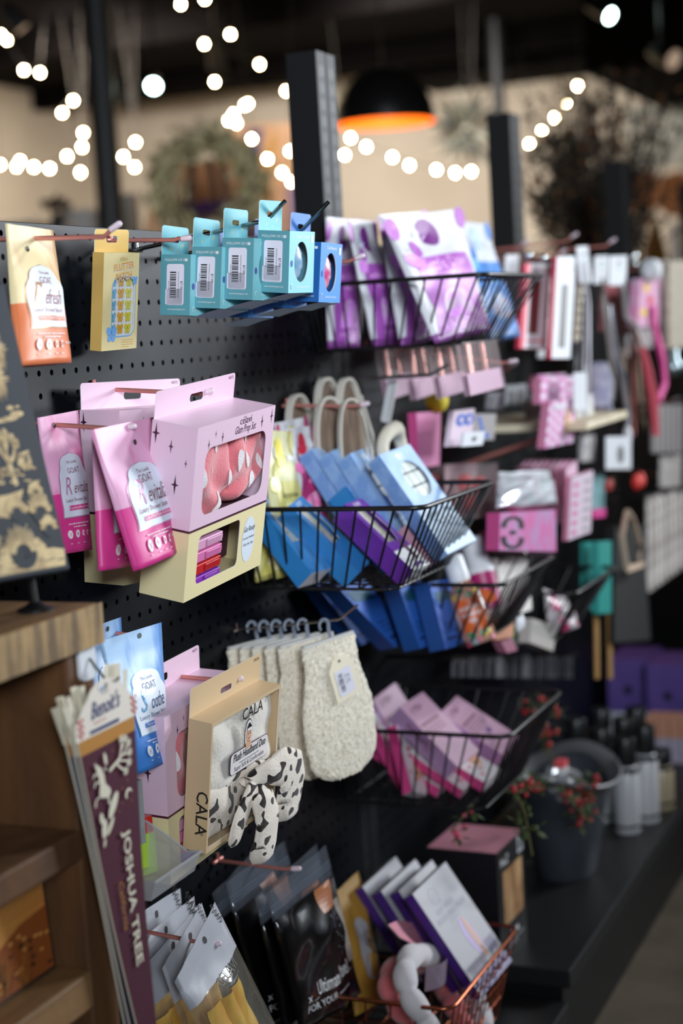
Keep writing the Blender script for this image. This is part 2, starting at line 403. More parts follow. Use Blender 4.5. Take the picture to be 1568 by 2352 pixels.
class Box:
    """folding carton: shell with windows, film, optional hang tab and print; front is -y, origin at the bottom centre"""
    def __init__(s, name, label, cat, dims, loc, rot, bands, windows=(), tab=None, group=None, top=None, bottom=None, inner=None, side=None, filmmat=CLEAR, partname='carton', back=True):
        s.w, s.d, s.h = dims; w, d, h = dims
        s.t = thing(name, label, cat, loc, rot, group)
        m = M(); y0, y1, x0, x1 = -d/2, d/2, -w/2, w/2
        F = lambda x, z: (x, y0, z)
        for a, b, mt in bands:
            za, zb = a*h, b*h; loops = [[(x0, za), (x1, za), (x1, zb), (x0, zb)]]
            loops += [lp for lp in windows if za <= lp[0][1] <= zb]
            m.poly(loops, F, mt); sd = side or mt
            m.quad((x0, y1, za), (x0, y0, za), (x0, y0, zb), (x0, y1, zb), sd); m.quad((x1, y0, za), (x1, y1, za), (x1, y1, zb), (x1, y0, zb), sd)
            m.quad((x1, y1, za), (x0, y1, za), (x0, y1, zb), (x1, y1, zb), sd)
        m.quad((x0, y0, h), (x1, y0, h), (x1, y1, h), (x0, y1, h), top or bands[-1][2])
        m.quad((x0, y1, 0), (x1, y1, 0), (x1, y0, 0), (x0, y0, 0), bottom or bands[0][2])
        for lp in windows:                                   # thickness of the board round each window
            for (ax, az), (bx, bz) in zip(lp, lp[1:]+lp[:1]): m.quad((ax, y0, az), (bx, y0, bz), (bx, y0+.0007, bz), (ax, y0+.0007, az), WHITE)
        s.body = m.build(partname, s.t)
        if windows:
            m = M()
            for lp in windows: m.poly([lp], lambda x, z: (x, y0+.0009, z), filmmat)
            m.build('window_film', s.t)
        if tab:
            tw, th, mt, slot = tab[:4]; m = M(); yb = y1-.0004; xo = tab[4] if len(tab) > 4 else 0
            out = [(xo-tw/2, h), (xo+tw/2, h)]+rrect(xo-tw/2, xo+tw/2, h, h+th, .004)[:10]
            sl = rrect(xo-slot[0]/2, xo+slot[0]/2, h+slot[2]-slot[1]/2, h+slot[2]+slot[1]/2, slot[1]*.45)
            for yy in (yb-.0006, yb): m.poly([out, sl], lambda x, z: (x, yy, z), mt)
            for lp in (out, sl):
                for (ax, az), (bx, bz) in zip(lp, lp[1:]+lp[:1]): m.quad((ax, yb-.0006, az), (bx, yb-.0006, bz), (bx, yb, bz), (ax, yb, az), WHITE)
            m.build('hang_tab', s.t)
        s.F = lambda x, z: (x, y0-.0003, z)                  # print on the front
        s.S = lambda x, z: (x0-.0003, -x, z)                 # print on the left side, x runs back to front
        s.T = lambda x, z: (x, z, h+.0003)                   # print on the top
    def print(s, m, name='printed_lettering'): return m.build(name, s.t)
def star(m, x, z, r, to3, mt):
    pts = [(x+rr*math.cos(math.pi*k/4)*(.42 if k in (0, 4) else 1), z+rr*math.sin(math.pi*k/4)) for k in range(8) for rr in [r if k % 2 == 0 else r*.16]]
    m.poly([pts], to3, mt)
def barcode(m, x0, x1, z0, z1, to3, mt, n=16, horiz=True, seed=1):
    rr = random.Random(seed); p = 0
    while p < 1:
        wd = rr.choice((.02, .035, .05)); 
        if horiz: m.quad(to3(x0, z0+(z1-z0)*p), to3(x1, z0+(z1-z0)*p), to3(x1, z0+(z1-z0)*min(1, p+wd)), to3(x0, z0+(z1-z0)*min(1, p+wd)), mt)
        else: m.quad(to3(x0+(x1-x0)*p, z0), to3(x0+(x1-x0)*min(1, p+wd), z0), to3(x0+(x1-x0)*min(1, p+wd), z1), to3(x0+(x1-x0)*p, z1), mt)
        p += wd+rr.choice((.02, .03, .045))
def fine(m, x, z, w, n, step, to3, mt, hgt=.0008, align='l', seed=0, fill=.75):
    """lines of print too small to read: rows of short dashes"""
    rr = random.Random(seed)
    for k in range(n):
        L = w*(1 if k < n-1 else .6); p = x if align == 'l' else x-L/2; e = p+L
        while p < e:
            l = rr.uniform(.6, 1.8)*hgt*2.5; zz = z-k*step
            m.quad(to3(p, zz), to3(min(e, p+l), zz), to3(min(e, p+l), zz+hgt), to3(p, zz+hgt), mt); p += l+hgt*1.0

class Pouch:
    """foil or film pouch hung flat: TL, TR, BR, BL are its corners in the room"""
    def __init__(s, name, label, cat, corners, thick, rows, group=None, gusset=None, hole=None, nu=14, nv=26, prof=None, wr=.0012, part='pouch_body', seed=1, flare=.5, smooth=180):
        TL, TR, BR, BL = [Vector(c) for c in corners]; o = (BL+BR)/2
        s.t = thing(name, label, cat, o, group=group, wall=False); rr = random.Random(seed)
        TL, TR, BR, BL = TL-o, TR-o, BR-o, BL-o
        n = (BR-BL+TR-TL).cross(TL-BL+TR-BR).normalized()
        if n.x < 0 and abs(n.x) > .05: n = -n
        s.w = ((TR-TL).length+(BR-BL).length)/2; s.h = ((TL-BL).length+(TR-BR).length)/2; s.n = n
        ph = [rr.uniform(0, 6) for _ in range(6)]
        def tv(v):
            if prof: return prof(v)
            if v > .84: return 0.03
            return max(.03, min(1, (.84-v)/.3))*(1 if v > .2 else 1)
        def S(u, v, side=1, eps=0):
            b = (BL*(1-u)+BR*u)*(1-v)+(TL*(1-u)+TR*u)*v
            e = max(0, 4*u*(1-u)); th = thick*(e**.55)*tv(v)
            if v < .25 and flare: th = th*(1-(.25-v)/.25*(1-flare)) + (0)
            k = wr*(math.sin(7*u+5*v+ph[0])*math.sin(9*v-3*u+ph[1])+.6*math.sin(17*u-11*v+ph[2])*math.sin(13*v+ph[3]))*min(1, e*2)*(1 if v < .8 else .35)
            return b + n*(side*th*.5 + k + eps)
        s.S = S
        vs = sorted(set([round(i/nv, 4) for i in range(nv+1)]+[round(r[0], 4) for r in rows]+[round(r[1], 4) for r in rows]))
        m = M()
        def mt(v):
            for a, b, q in rows:
                if a <= v <= b: return q
            return rows[-1][2]
        for side in (1, -1):
            for va, vb in zip(vs, vs[1:]):
                q = mt((va+vb)/2)
                if vb-va < 1e-4: continue
                for i in range(nu):
                    ua, ub = i/nu, (i+1)/nu
                    P4 = [S(ua, va, side), S(ub, va, side), S(ub, vb, side), S(ua, vb, side)]
                    m.quad(*(P4 if side > 0 else P4[::-1]), q)
        for i in range(nu):                                   # bottom fold
            ua, ub = i/nu, (i+1)/nu; m.quad(S(ua, 0, -1), S(ub, 0, -1), S(ub, 0, 1), S(ua, 0, 1), gusset or rows[0][2])
        s.body = m.build(part, s.t, smooth=smooth)
        if len(s.body.data.vertices): 
            bm = bmesh.new(); bm.from_mesh(s.body.data); bmesh.ops.remove_doubles(bm, verts=bm.verts, dist=1e-5); bm.to_mesh(s.body.data); bm.free()
        s.F = lambda x, z, e=.0006: S(x/s.w+.5, z/s.h, 1, e)
        if hole:
            m = M(); m.ell(hole[0], hole[1], hole[2], hole[2], lambda x, z: s.F(x, z, .0012), BLACK, 16); m.build('punched_hole', s.t)

# ---- shower-steamer pouches: watercolour top, plain bottom, arched white label
def steamer(label, corners, top, topb, low, word, ink, group, foil, hole, seed, name='shower_pouch', flavour='Orange/Tangerine/Tea Tree', notch=True):
    A = mat('watercolour_'+word, top, .42, spec=.4, mix=(topb, 22, .5, .62, (1, 1, .3)))
    B = mat('plain_band_'+word, low, .42, spec=.4)
    p = Pouch(name, label, 'shower pouch', corners, .02, [(0, .43, B), (.43, 1, A)], group, hole=hole, seed=seed, flare=.9)
    w, h = p.w, p.h; F = p.F; F2 = lambda x, z: F(x, z, .0011); ly0, ly1 = .255*h, .71*h; hw = .355*w; cx = .04*w
    def half(z):
        q = (z-ly0)/(ly1-ly0)
        if q < .12: return hw*.93
        if q < .62: return hw*(.93+.07*min(1, (q-.12)/.3))
        if q < .78: return hw*(1-.22*((q-.62)/.16)**1.6)
        return hw*.78*math.sqrt(max(0, 1-((q-.78)/.22)**2.2))
    m = M(); lab = mat('label_white', (222, 232, 244), .45); FO = mat('foil_'+word, tuple(int(c*.85) for c in foil), .3, metal=.25)
    m.area(lambda z: cx-half(z)*1.04, lambda z: cx+half(z)*1.04, ly0-.0012, ly1+.001, F, FO, 26, 8)
    m.area(lambda z: cx-half(z), lambda z: cx+half(z), ly0, ly1, F2, lab, 26, 8)
    lab_o = m.build('label', p.t, smooth=180)
    T = lambda x, z: F(x, z, .0016); m = M(); I = mat('ink_'+word, ink, .45); PINK = mat('band_ink_'+word, low, .4)
    m.text('The Lavish', cx, .638*h, .05*w, T, I); m.text('GOAT', cx, .566*h, .105*w, T, I, sx=.85)
    m.text(word[0], cx-.19*w, .415*h, .34*w, T, FO, shear=.35, sx=.8); m.text(word[1:], cx-.06*w, .42*h, .22*w, T, I, align='l', shear=.3, sx=.62)
    m.text('Luxury Shower Steam', cx, .362*h, .068*w, T, I, sx=.95)
    m.area(lambda z: cx-.22*w, lambda z: cx+.31*w, .30*h, .335*h, T, PINK, 2, 8); m.text(flavour, cx+.04*w, .309*h, .05*w, lambda x, z: F(x, z, .002), WINK)
    fine(m, cx, .20*h, .5*w, 2, .022*h, T, WINK, .0011, 'c', seed)
    for k, (q, r) in enumerate(((-.24, .052), (-.07, .048), (.06, .034), (.17, .034))):
        m.ell(cx+q*w, .13*h, r*w*(1 if k < 2 else .75), r*w*1.1, T, WINK, 20); T2 = lambda x, z: F(x, z, .002)
        if k == 0: m.line([(cx+q*w-.03*w, .13*h-.03*w), (cx+q*w+.03*w, .13*h+.03*w)], .005*w, T2, PINK); m.line([(cx+q*w-.03*w, .13*h+.03*w), (cx+q*w+.03*w, .13*h-.03*w)], .005*w, T2, PINK)
        else: m.ell(cx+q*w, .13*h, .015*w, .022*w, T2, PINK, 10)
        fine(m, cx+q*w, .10*h-.006, .07*w, 1, .002, T, WINK, .0008, 'c', k)
    m.text('Net Wt', cx+.31*w, .13*h, .04*w, T, WINK)
    m.build('printed_lettering', lab_o)
    return p
def crn(px4, xs): return [P(x, y, X) for (x, y), X in zip(px4, xs)]
steamer('yellow and orange shower pouch hanging at the panel\'s top edge', crn([(12, 513), (122, 529), (164, 833), (34, 842)], (.058, .05, .08, .086)),
        (236, 216, 168), (230, 186, 138), (222, 122, 74), 'Refresh', (150, 60, 50), 'shower pouches with arched labels', (236, 180, 130), (-.012, .125, .0032), 3)
GP = (232, 172, 206), (222, 120, 168), (216, 62, 142)
steamer('pink shower pouch hanging nearest the hook\'s free end', crn([(207, 988), (352, 958), (408, 1266), (306, 1313)], (.132, .13, .155, .16)), *GP, 'Revitalize', (120, 40, 70), 'shower pouches with arched labels', (240, 170, 210), (.012, .128, .003), 5, flavour='Grapefruit/Rose/Geranium')
steamer('pink shower pouch half hidden behind the front pink pouch', crn([(209, 992), (352, 966), (318, 1296), (226, 1312)], (.105, .103, .115, .118)), *GP, 'Revitalize', (120, 40, 70), 'shower pouches with arched labels', (240, 170, 210), (.012, .128, .003), 6, flavour='Grapefruit/Rose/Geranium')
steamer('pink shower pouch hanging close to the panel beside the carved sign', crn([(85, 960), (180, 942), (211, 1262), (122, 1276)], (.04, .04, .055, .058)), *GP, 'Revitalize', (120, 40, 70), 'shower pouches with arched labels', (240, 170, 210), (-.012, .14, .003), 7, flavour='Grapefruit/Rose/Geranium')
GB = (164, 200, 236), (104, 156, 220), (58, 126, 206)
steamer('blue shower pouch with a white arched label behind the pennants', crn([(226, 1474), (371, 1429), (386, 1742), (311, 1779)], (.102, .1, .122, .125)), *GB, 'Soothe', (50, 70, 120), 'shower pouches with arched labels', (120, 190, 240), (.012, .145, .003), 8, flavour='Peppermint/Eucalyptus')
steamer('blue shower pouch at the back of its hook, mostly hidden', crn([(184, 1451), (278, 1417), (294, 1730), (199, 1760)], (.04, .04, .05, .05)), *GB, 'Soothe', (50, 70, 120), 'shower pouches with arched labels', (120, 190, 240), (.012, .145, .003), 9, flavour='Peppermint/Eucalyptus')
hook_at((80, 541), .056, (278, 511), 'rose peg hook holding the yellow and orange pouch', rise=.012)
hook_at((130, 968), .042, (312, 978), 'rose peg hook carrying the pink pouches', rise=.004)
hook_at((290, 1450), .055, (347, 1447), 'rose peg hook carrying the blue pouches', rise=.006)

# ---- butterfly patch box
YEL = mat('butter_card', (238, 220, 160), .5); YELD = mat('amber_card', (240, 200, 116), .5)
bx = Box('patch_box', 'slim yellow butterfly patch box with clear window on its own hook', 'box', (.0757, .0150, .1104), (.0374, 1.6174, 1.1891), (7.5, -.9, -1.2), [(0, 1, YEL)],
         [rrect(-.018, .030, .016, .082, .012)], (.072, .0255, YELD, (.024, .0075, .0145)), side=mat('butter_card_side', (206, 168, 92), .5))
m = M(); F = bx.F
m.text('celavi', .004, .1015, .0075, F, mat('gold_ink', (200, 160, 70), .4)); 
for wd, zz in (('FLUTTER', .0915), ('PATCH', .0805)):
    m.text(wd, .0055, zz-.0008, .0108, F, WINK, bold=.05, rot=.1); m.text(wd, .005, zz, .0108, lambda x, z: (x, -.0082, z), mat('amber_ink', (232, 166, 60), .45), bold=.02, rot=.1)
BL = mat('butterfly_blue', (120, 180, 238), .5)
lp = rrect(-.0195, .0315, .0145, .0835, .0135); lp2 = rrect(-.018, .030, .016, .082, .012); m.poly([lp, lp2], F, BL)
def butterfly(m, x, z, s, to3, mt):
    for sx in (-1, 1):
        m.ell(x+sx*s*.55, z+s*.4, s*.62, s*.5, to3, mt, 12, sx*.6); m.ell(x+sx*s*.45, z-s*.45, s*.42, s*.42, to3, mt, 12, -sx*.5)
    m.ell(x, z, s*.14, s*.8, to3, mt, 8)
butterfly(m, -.0185, .018, .0095, lambda x, z: (x, -.0082, z), BL); butterfly(m, .029, .079, .005, lambda x, z: (x, -.0082, z), BL)
fine(m, .004, .0105, .026, 4, .0026, F, mat('gold_ink', (200, 160, 70), .4), .0006, 'l', 2); m.text('40284', .026, .128, .004, lambda x, z: (x, .0066, z), WINK)
bx.print(m)
m = M(); m.box(-.03, .034, -.004, -.003, .014, .085, WHITE); m.build('inner_tray', bx.t)
for c, col in enumerate(((130, 190, 214), (236, 178, 60), (226, 216, 60))):
    for r in range(5):
        m = M(); butterfly(m, -.0125+c*.0165, .0235+r*.0135, .0062, lambda x, z: (x, -.0052, z), mat('patch_%d' % c, col, .3)); 
        m.build('butterfly_patch', bx.t)
hook_at((326, 546), .045, (440, 546), 'rose peg hook holding the yellow patch box', rise=.002)

# ---- soap sponge cartons in two colours
def soap(label, loc, rot, side, front, tabc, group, flap, word, swirl, price=True):
    tm = mat('speckled_'+group[:4], tabc, .45, mix=((206, 190, 90), 210, .66, .72))
    b = Box('soap_box', label, 'soap box', (.06, .0428, .0713), loc, rot, [(0, 1, mat('soap_front_'+group[:4], front, .4))], [ellp(-.001, .036, .0165, .0235)], (.0535, .0345, tm, (.0165, .0062, .0185), -.003),
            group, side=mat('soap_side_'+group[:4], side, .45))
    m = M(); S, F = b.S, b.F
    m.text('FOLLOW US ON', .001, .0635, .0042, S, WINK, sx=1.05); m.poly([rrect(.0135, .0165, .0631, .0664, .0006)], S, WINK); m.text('www.thelavishgoat.com', .002, .0062, .0027, S, WINK)
    m.poly([rrect(-.0125, .0125, .012, .060, .003)], S, mat('price_sticker', (226, 224, 238), .5)); m.poly([rrect(-.014, .0105, .0125, .031, .002)], S, mat('price_sticker', (226, 224, 238), .5))
    S2 = lambda x, z: (S(x, z)[0]-.0003, S(x, z)[1], z)
    barcode(m, -.0075, .0015, .0205, .051, S2, INK, seed=4); m.text('$7.00', .0078, .035, .0046, S2, INK, rot=-math.pi/2); m.text(word+' Donut Bath Sponge', .0042, .036, .0022, S2, INK, rot=-math.pi/2); m.text('090771186378', -.0097, .035, .0018, S2, INK, rot=-math.pi/2)
    m.text(word, .0, .0635, .0058, F, WINK); m.text('DONUT BATH SPONGE', .003, .0055, .0029, F, WINK)
    m.ell(-.022, .0075, .003, .0033, F, WINK, 16); m.ell(-.022, .0075, .0024, .0027, lambda x, z: (x, F(x, z)[1]-.0003, z), mat('soap_front_'+group[:4], front, .4), 16); m.poly([rrect(.021, .0255, .058, .067, .001)], F, WINK)
    m.ell(-.024, .034, .0028, .004, F, mat('drop_blue', (70, 90, 170), .3), 12)
    b.print(m)
    m = M(); sw = mat('marbled_soap_'+group[:4], swirl[0], .3, mix=(swirl[1], 60, .4, .62))
    m.ball((-.001, -.010, .036), .0225, sw, 20, 14, (.72, .42, 1.06), lambda v: v*(1+.05*math.sin(9*math.atan2(v.z, v.x)+30*v.x))); m.build('soap_sponge', b.t, smooth=180)
    if flap:
        m = M(); fl = mat('card_inside', (170, 204, 214), .6); 
        m.grid(lambda u, v: (-.03+.06*u, -.0214+.038*v, -.0005-.008*v-.003*v*v), 2, 6, fl); m.build('bottom_flap', b.t, smooth=180)
    return b
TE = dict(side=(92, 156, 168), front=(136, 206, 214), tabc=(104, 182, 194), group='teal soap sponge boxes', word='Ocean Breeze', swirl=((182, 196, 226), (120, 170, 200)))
for (l, loc, rot, fl) in (('teal soap box at the wall end of its row, price sticker showing', (.0829, 1.7215, 1.2228), (4.0, 3.1, -6.8), False), ('second teal soap box from the wall, bottom flap open', (.1210, 1.7273, 1.2289), (4.7, 3.4, -7.5), True),
                      ('third teal soap box from the wall, bottom flap open', (.1600, 1.7319, 1.2373), (5, 1.5, -5.2), True), ('teal soap box at the hook end with its oval window in view', (.1985, 1.7478, 1.2443), (6.2, -.5, -4.8), True)):
    soap(l, loc, rot, flap=fl, **TE)
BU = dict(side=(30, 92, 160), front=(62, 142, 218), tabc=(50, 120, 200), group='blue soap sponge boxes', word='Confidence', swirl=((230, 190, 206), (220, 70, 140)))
for (l, loc, rot, fl) in (('blue soap box farthest out, pink soap in its window', (.2035, 1.818, 1.232), (6, 1.5, -2), True), ('second blue soap box from the hook end behind the teal ones', (.1600, 1.812, 1.2275), (5, 1.5, -4), True),
                      ('blue soap box nearest the wall behind the teal ones', (.1165, 1.806, 1.2180), (4, 1.5, -5), True)):
    soap(l, loc, rot, flap=fl, **BU)
hook((0, 1.746, 1.307), (.207, 1.746, 1.350), 'dark chrome peg hook carrying the teal soap boxes', bend=.028, rise=.015, metal=CHROME, tip=False, group='dark chrome peg hooks')
hook((0, 1.816, 1.298), (.232, 1.816, 1.350), 'dark chrome peg hook carrying the blue soap boxes', bend=.04, rise=.022, metal=CHROME, tip=False, group='dark chrome peg hooks')

# ---- boxed hair sets
LIL = mat('lilac_card', (232, 198, 218), .42); CRM = mat('cream_card', (236, 222, 172), .45); DK = mat('plum_stripe', (74, 32, 52), .4)
def glam(label, dims, loc, rot, contents=True):
    w, d, h = dims; k = w/.193
    up = rrect(-.073*k, .079*k, h*.475, h*.865, .014); lo = rrect(-.072*k, .030*k, h*.075, h*.36, .007)
    b = Box('hair_set_box', label, 'gift box', dims, loc, rot, [(0, .40, CRM), (.40, .414, DK), (.414, 1, LIL)], [up, lo], (w*.98, .030, LIL, (.032, .009, .013)), 'lilac and cream hair set boxes', inner=None)
    m = M(); F, S = b.F, b.S
    m.text('célavi', .02*k, h*.945, .0125, F, PLUM, sx=1.1); m.text('Glam Prep Set', .02*k, h*.895, .0125, F, PLUM, shear=.35, sx=.72)
    for x, z, r in ((-.068, .885, .0065), (-.053, .935, .0045), (-.036, .905, .007), (.063, .925, .0085), (.088, .94, .009)): star(m, x*k, h*z, r, F, PLUM)
    for x, z, r in ((-.4, .93, .012), (.1, .66, .0115), (-.05, .87, .008), (.3, .79, .005)): star(m, x*d, h*z, r, S, PLUM)
    m.text('40373', w*.43, h+.024, .005, lambda x, z: (x, d/2-.0016, z), PLUM)
    m.ell(.055*k, h*.21, .0165, .0275, F, mat('label_white', (226, 236, 246), .3), 36); G = lambda x, z: (x, F(x, z)[1]-.0003, z)
    m.text('Get Ready', .055*k, h*.262, .009, G, INK, shear=.4, sx=.75); m.text('Cosmetic Headband', .055*k, h*.215, .0042, G, INK, sx=.86); m.text('4 Disc Hair Clips', .055*k, h*.175, .0045, G, INK, sx=.86)
    b.print(m)
    dark = mat('box_inside', (84, 44, 58), .7); m = M(); m.box(-w/2+.003, w/2-.003, d*.3, d*.32, .004, h-.004, dark); m.box(-w/2+.003, w/2-.003, -d*.46, d*.3, h*.41, h*.418, dark); m.build('inner_tray', b.t)
    PK = mat('coral_plush', (240, 128, 138), .9, sheen=.6, bump=(420, .7)); WP = mat('white_plush', (246, 242, 244), .9, sheen=.6, bump=(420, .7))
    if contents:
        def fold(cx, cz, rx, rz, yy, ph, part):
            def sf(x, z, e=0):
                q = 1-min(1, ((x-cx)/rx)**2+((z-cz)/rz)**2); f = .0042*math.sin(120*(x*math.cos(ph)+z*math.sin(ph)*.6)+ph*3+2*math.sin(60*z))+.0022*math.sin(190*(x*math.sin(ph)-z*.5))
                return (x, -d/2+.030-(yy+.019)*max(0, q)**.35-f*min(1, q*3)-e, z)
            m = M(); m.grid(lambda u, v: sf(cx+rx*u2(u, v)[0], cz+rz*u2(u, v)[1]), 30, 30, PK)
            for a, bz, r1, r2, ro in ((-.55, .1, .007, .017, .1), (.0, .62, .006, .014, -.3), (.2, -.5, .0065, .016, -.45), (-.1, .05, .005, .013, .3), (.62, -.1, .006, .012, .2)):
                m.ell(cx+a*rx, cz+bz*rz, r1*.8, r2*.8, lambda x, z: sf(x, z, .0012), WP, 18, ro)
            m.build(part, b.t, smooth=180)
        u2 = lambda u, v: ((2*u-1)*math.sqrt(max(0, 1-.5*(2*v-1)**2)), (2*v-1)*math.sqrt(max(0, 1-.5*(2*u-1)**2)))
        fold(-.034*k, h*.665, .058*k, .062, .004, .5, 'plush_headband'); fold(.050*k, h*.69, .052*k, .052, .006, 2.3, 'plush_headband')
        for i, c in enumerate(((240, 178, 214), (236, 130, 190), (214, 44, 48), (150, 56, 190))):
            z = h*.36-.0135-i*.0142; m = M(); cm = mat('clip_%d' % i, c, .28, spec=.6); cl = mat('clip_lid_%d' % i, tuple(int(q*.92) for q in c), .25, spec=.6)
            m.box(-.075*k, -.005*k, -d/2+.004, -d/2+.014, z-.0058, z+.0058, cm); m.tube([(-.008*k, -d/2+.009, z), (-.001*k, -d/2+.011, z)], lambda q: .0064*(1-.4*q), cm, 10)
            m.box(-.045*k, -.012*k, -d/2+.0022, -d/2+.004, z-.0042, z+.0042, cl); m.build('hair_clip', b.t, bevel=.0015)
    return b
glam('lilac and cream hair set box in front, coral headband in its window', (.193, .0551, .1944), (.1349, 1.6132, .9232), (11.5, -3.4, 0))
glam('lilac and cream hair set box hanging behind the front one', (.186, .058, .1968), (.056, 1.645, .9232), (2, 1.6, -9), False)
glam('lilac and cream hair set box on the lower hook behind the headband duo box', (.1895, .0578, .193), (.100, 1.600, .602), (3.5, -2.6, -.5))
hook_at((283, 889), .042, (490, 897), 'rose peg hook carrying the two upper hair set boxes', rise=.004, bend=.014)
hook_at((378, 1546), .062, (558, 1558), 'rose peg hook carrying the headband duo box', rise=.004, bend=.014)

# ---- plush headband duo box
KR = mat('tan_card', (214, 186, 146), .5); FUR = mat('cream_fur', (238, 230, 216), .95, sheen=.8, bump=(260, .8)); SPOT = mat('spotted_fur', (242, 230, 216), .95, sheen=.25, bump=(300, .5), mix=((34, 20, 19), 78, .60, .615, (1, 1, 1), 0))
w, d, h = .1622, .030, .1541
b = Box('headband_box', 'tan headband duo box with spotted plush bow hanging out of it', 'gift box', (w, d, h), (.1481, 1.6157, .6303), (8.9, -2.6, -2.8), [(0, 1, KR)], [rrect(-w/2+.003, w/2-.003, .006, h-.004, .004)], (w, .034, KR, (.026, .007, .012)))
m = M(); F = lambda x, z: (x, -d/2-.0006, z); G = lambda x, z: (x, -d/2-.001, z); S = b.S
m.text('CALA', .012, h*.885, .0195, F, INK, bold=.008); m.text('®', .042, h*.93, .006, F, INK); m.text('CALA', .0, h*.30, .021, S, INK, rot=-math.pi/2, bold=.008); m.text('®', .006, h*.145, .006, S, INK, rot=-math.pi/2)
ow = mat('sticker_white', (232, 226, 226), .5); lb = rrect(-.036, .052, h*.50, h*.665, .006); m.poly([rrect(-.0368, .0528, h*.495, h*.67, .006)], F, PLUM); m.poly([lb], G, ow)
H = lambda x, z: (x, -d/2-.0014, z); m.text('Plush Headband Duo', .008, h*.595, .0135, H, INK, shear=.2, sx=.66, bold=.014); fine(m, .008, h*.565, .078, 1, .003, H, INK, .0008, 'c'); m.text('Super Soft & Comfortable', .008, h*.52, .0078, H, INK, sx=.85)
cx, cz = .004, h*.755; m.ell(cx, cz, .0098, .0185, F, INK, 32); m.ell(cx, cz, .0088, .0172, G, ow, 32); sk = mat('skin_ink', (222, 172, 138), .5)
m.ell(cx, cz-.001, .0058, .0085, H, sk, 20); m.ell(cx, cz-.0125, .0065, .005, H, sk, 16); I3 = lambda x, z: (x, -d/2-.0018, z)
m.ell(cx, cz+.0085, .0052, .003, I3, INK, 16); m.ell(cx, cz+.0115, .0024, .0024, I3, INK, 12); m.ell(cx, cz+.0066, .0056, .0016, lambda x, z: (x, -d/2-.0021, z), WINK, 14)
for q in (-1, 1): m.ell(cx+q*.0024, cz+.001, .0011, .0006, I3, INK, 8); m.line([(cx+q*.0012, cz+.0028), (cx+q*.0034, cz+.0028)], .0004, I3, INK)
m.ell(cx, cz-.0048, .0014, .0007, I3, mat('lip_ink', (190, 70, 80), .5), 8); m.text('89228', w*.43, h+.027, .0048, lambda x, z: (x, d/2-.0016, z), INK)
b.print(m)
m = M(); m.box(-w/2+.003, w/2-.003, d*.3, d*.36, .003, h-.003, KR); m.build('inner_tray', b.t)
def puff(u, v, z0, z1, a):
    x = (-.5+u)*(w-.002); z = z0+(z1-z0)*v; e = min(1, 9*u*(1-u))*min(1, 9*v*(1-v)); return (x, d*.28-(.0165+.0028*math.sin(70*x+a+40*z)+.0022*math.sin(120*z+a*2+50*x))*(.72+.28*e**.3), z)
m = M(); m.grid(lambda u, v: puff(u, v, h*.40, h*.985, 1), 34, 26, FUR); m.build('white_headband', b.t, smooth=180)
m = M(); m.grid(lambda u, v: puff(u, v, .006, h*.46, 2.4), 34, 22, SPOT); m.build('spotted_headband', b.t, smooth=180)
def ribbon(pts, wd, th, name, par):
    pts = [Vector(p) for p in pts]; m = M()
    def fn(u, v):
        k = v*(len(pts)-1); i = min(int(k), len(pts)-2); f = k-i; s_ = f*f*(3-2*f)
        c = pts[i].lerp(pts[i+1], f); W = wd[i]+(wd[i+1]-wd[i])*s_; a = 2*math.pi*u; t = (pts[i+1]-pts[i]).normalized()
        sd = t.cross(Vector((0, 1, 0))).normalized(); e = (math.sin(math.pi*min(1, v*1.0)) if v > .85 else 1)
        e = math.sqrt(max(.0, 1-((v-.85)/.15)**2)) if v > .85 else 1
        return c+sd*math.cos(a)*W*e+Vector((0, 1, 0))*math.sin(a)*th*(.75+.25*math.sin(5*v+3*u))*e
    m.grid(fn, 20, 26, SPOT); o = m.build(name, par, smooth=180)
kn = Vector((.020, -d/2-.004, h*.33)); y = -d/2
ribbon([kn+Vector((-.012, .004, .004)), kn+Vector((.01, -.012, .012)), kn+Vector((.040, -.018, .012)), kn+Vector((.062, -.018, -.006)), kn+Vector((.058, -.014, -.042)), kn+Vector((.045, -.012, -.062))], (.008, .016, .025, .031, .031, .014), .012, 'plush_bow_loop', b.t)
ribbon([kn+Vector((.0, .002, .004)), kn+Vector((-.002, -.012, -.012)), kn+Vector((.004, -.018, -.042)), kn+Vector((.0, -.016, -.075)), kn+Vector((-.014, -.010, -.094))], (.009, .021, .025, .025, .014), .013, 'plush_bow_tail', b.t)
ribbon([kn+Vector((.0, .0, .004)), kn+Vector((-.02, -.006, -.004)), kn+Vector((-.040, -.004, -.03)), kn+Vector((-.05, .0, -.062))], (.006, .013, .016, .012), .007, 'plush_bow_tail', b.t)

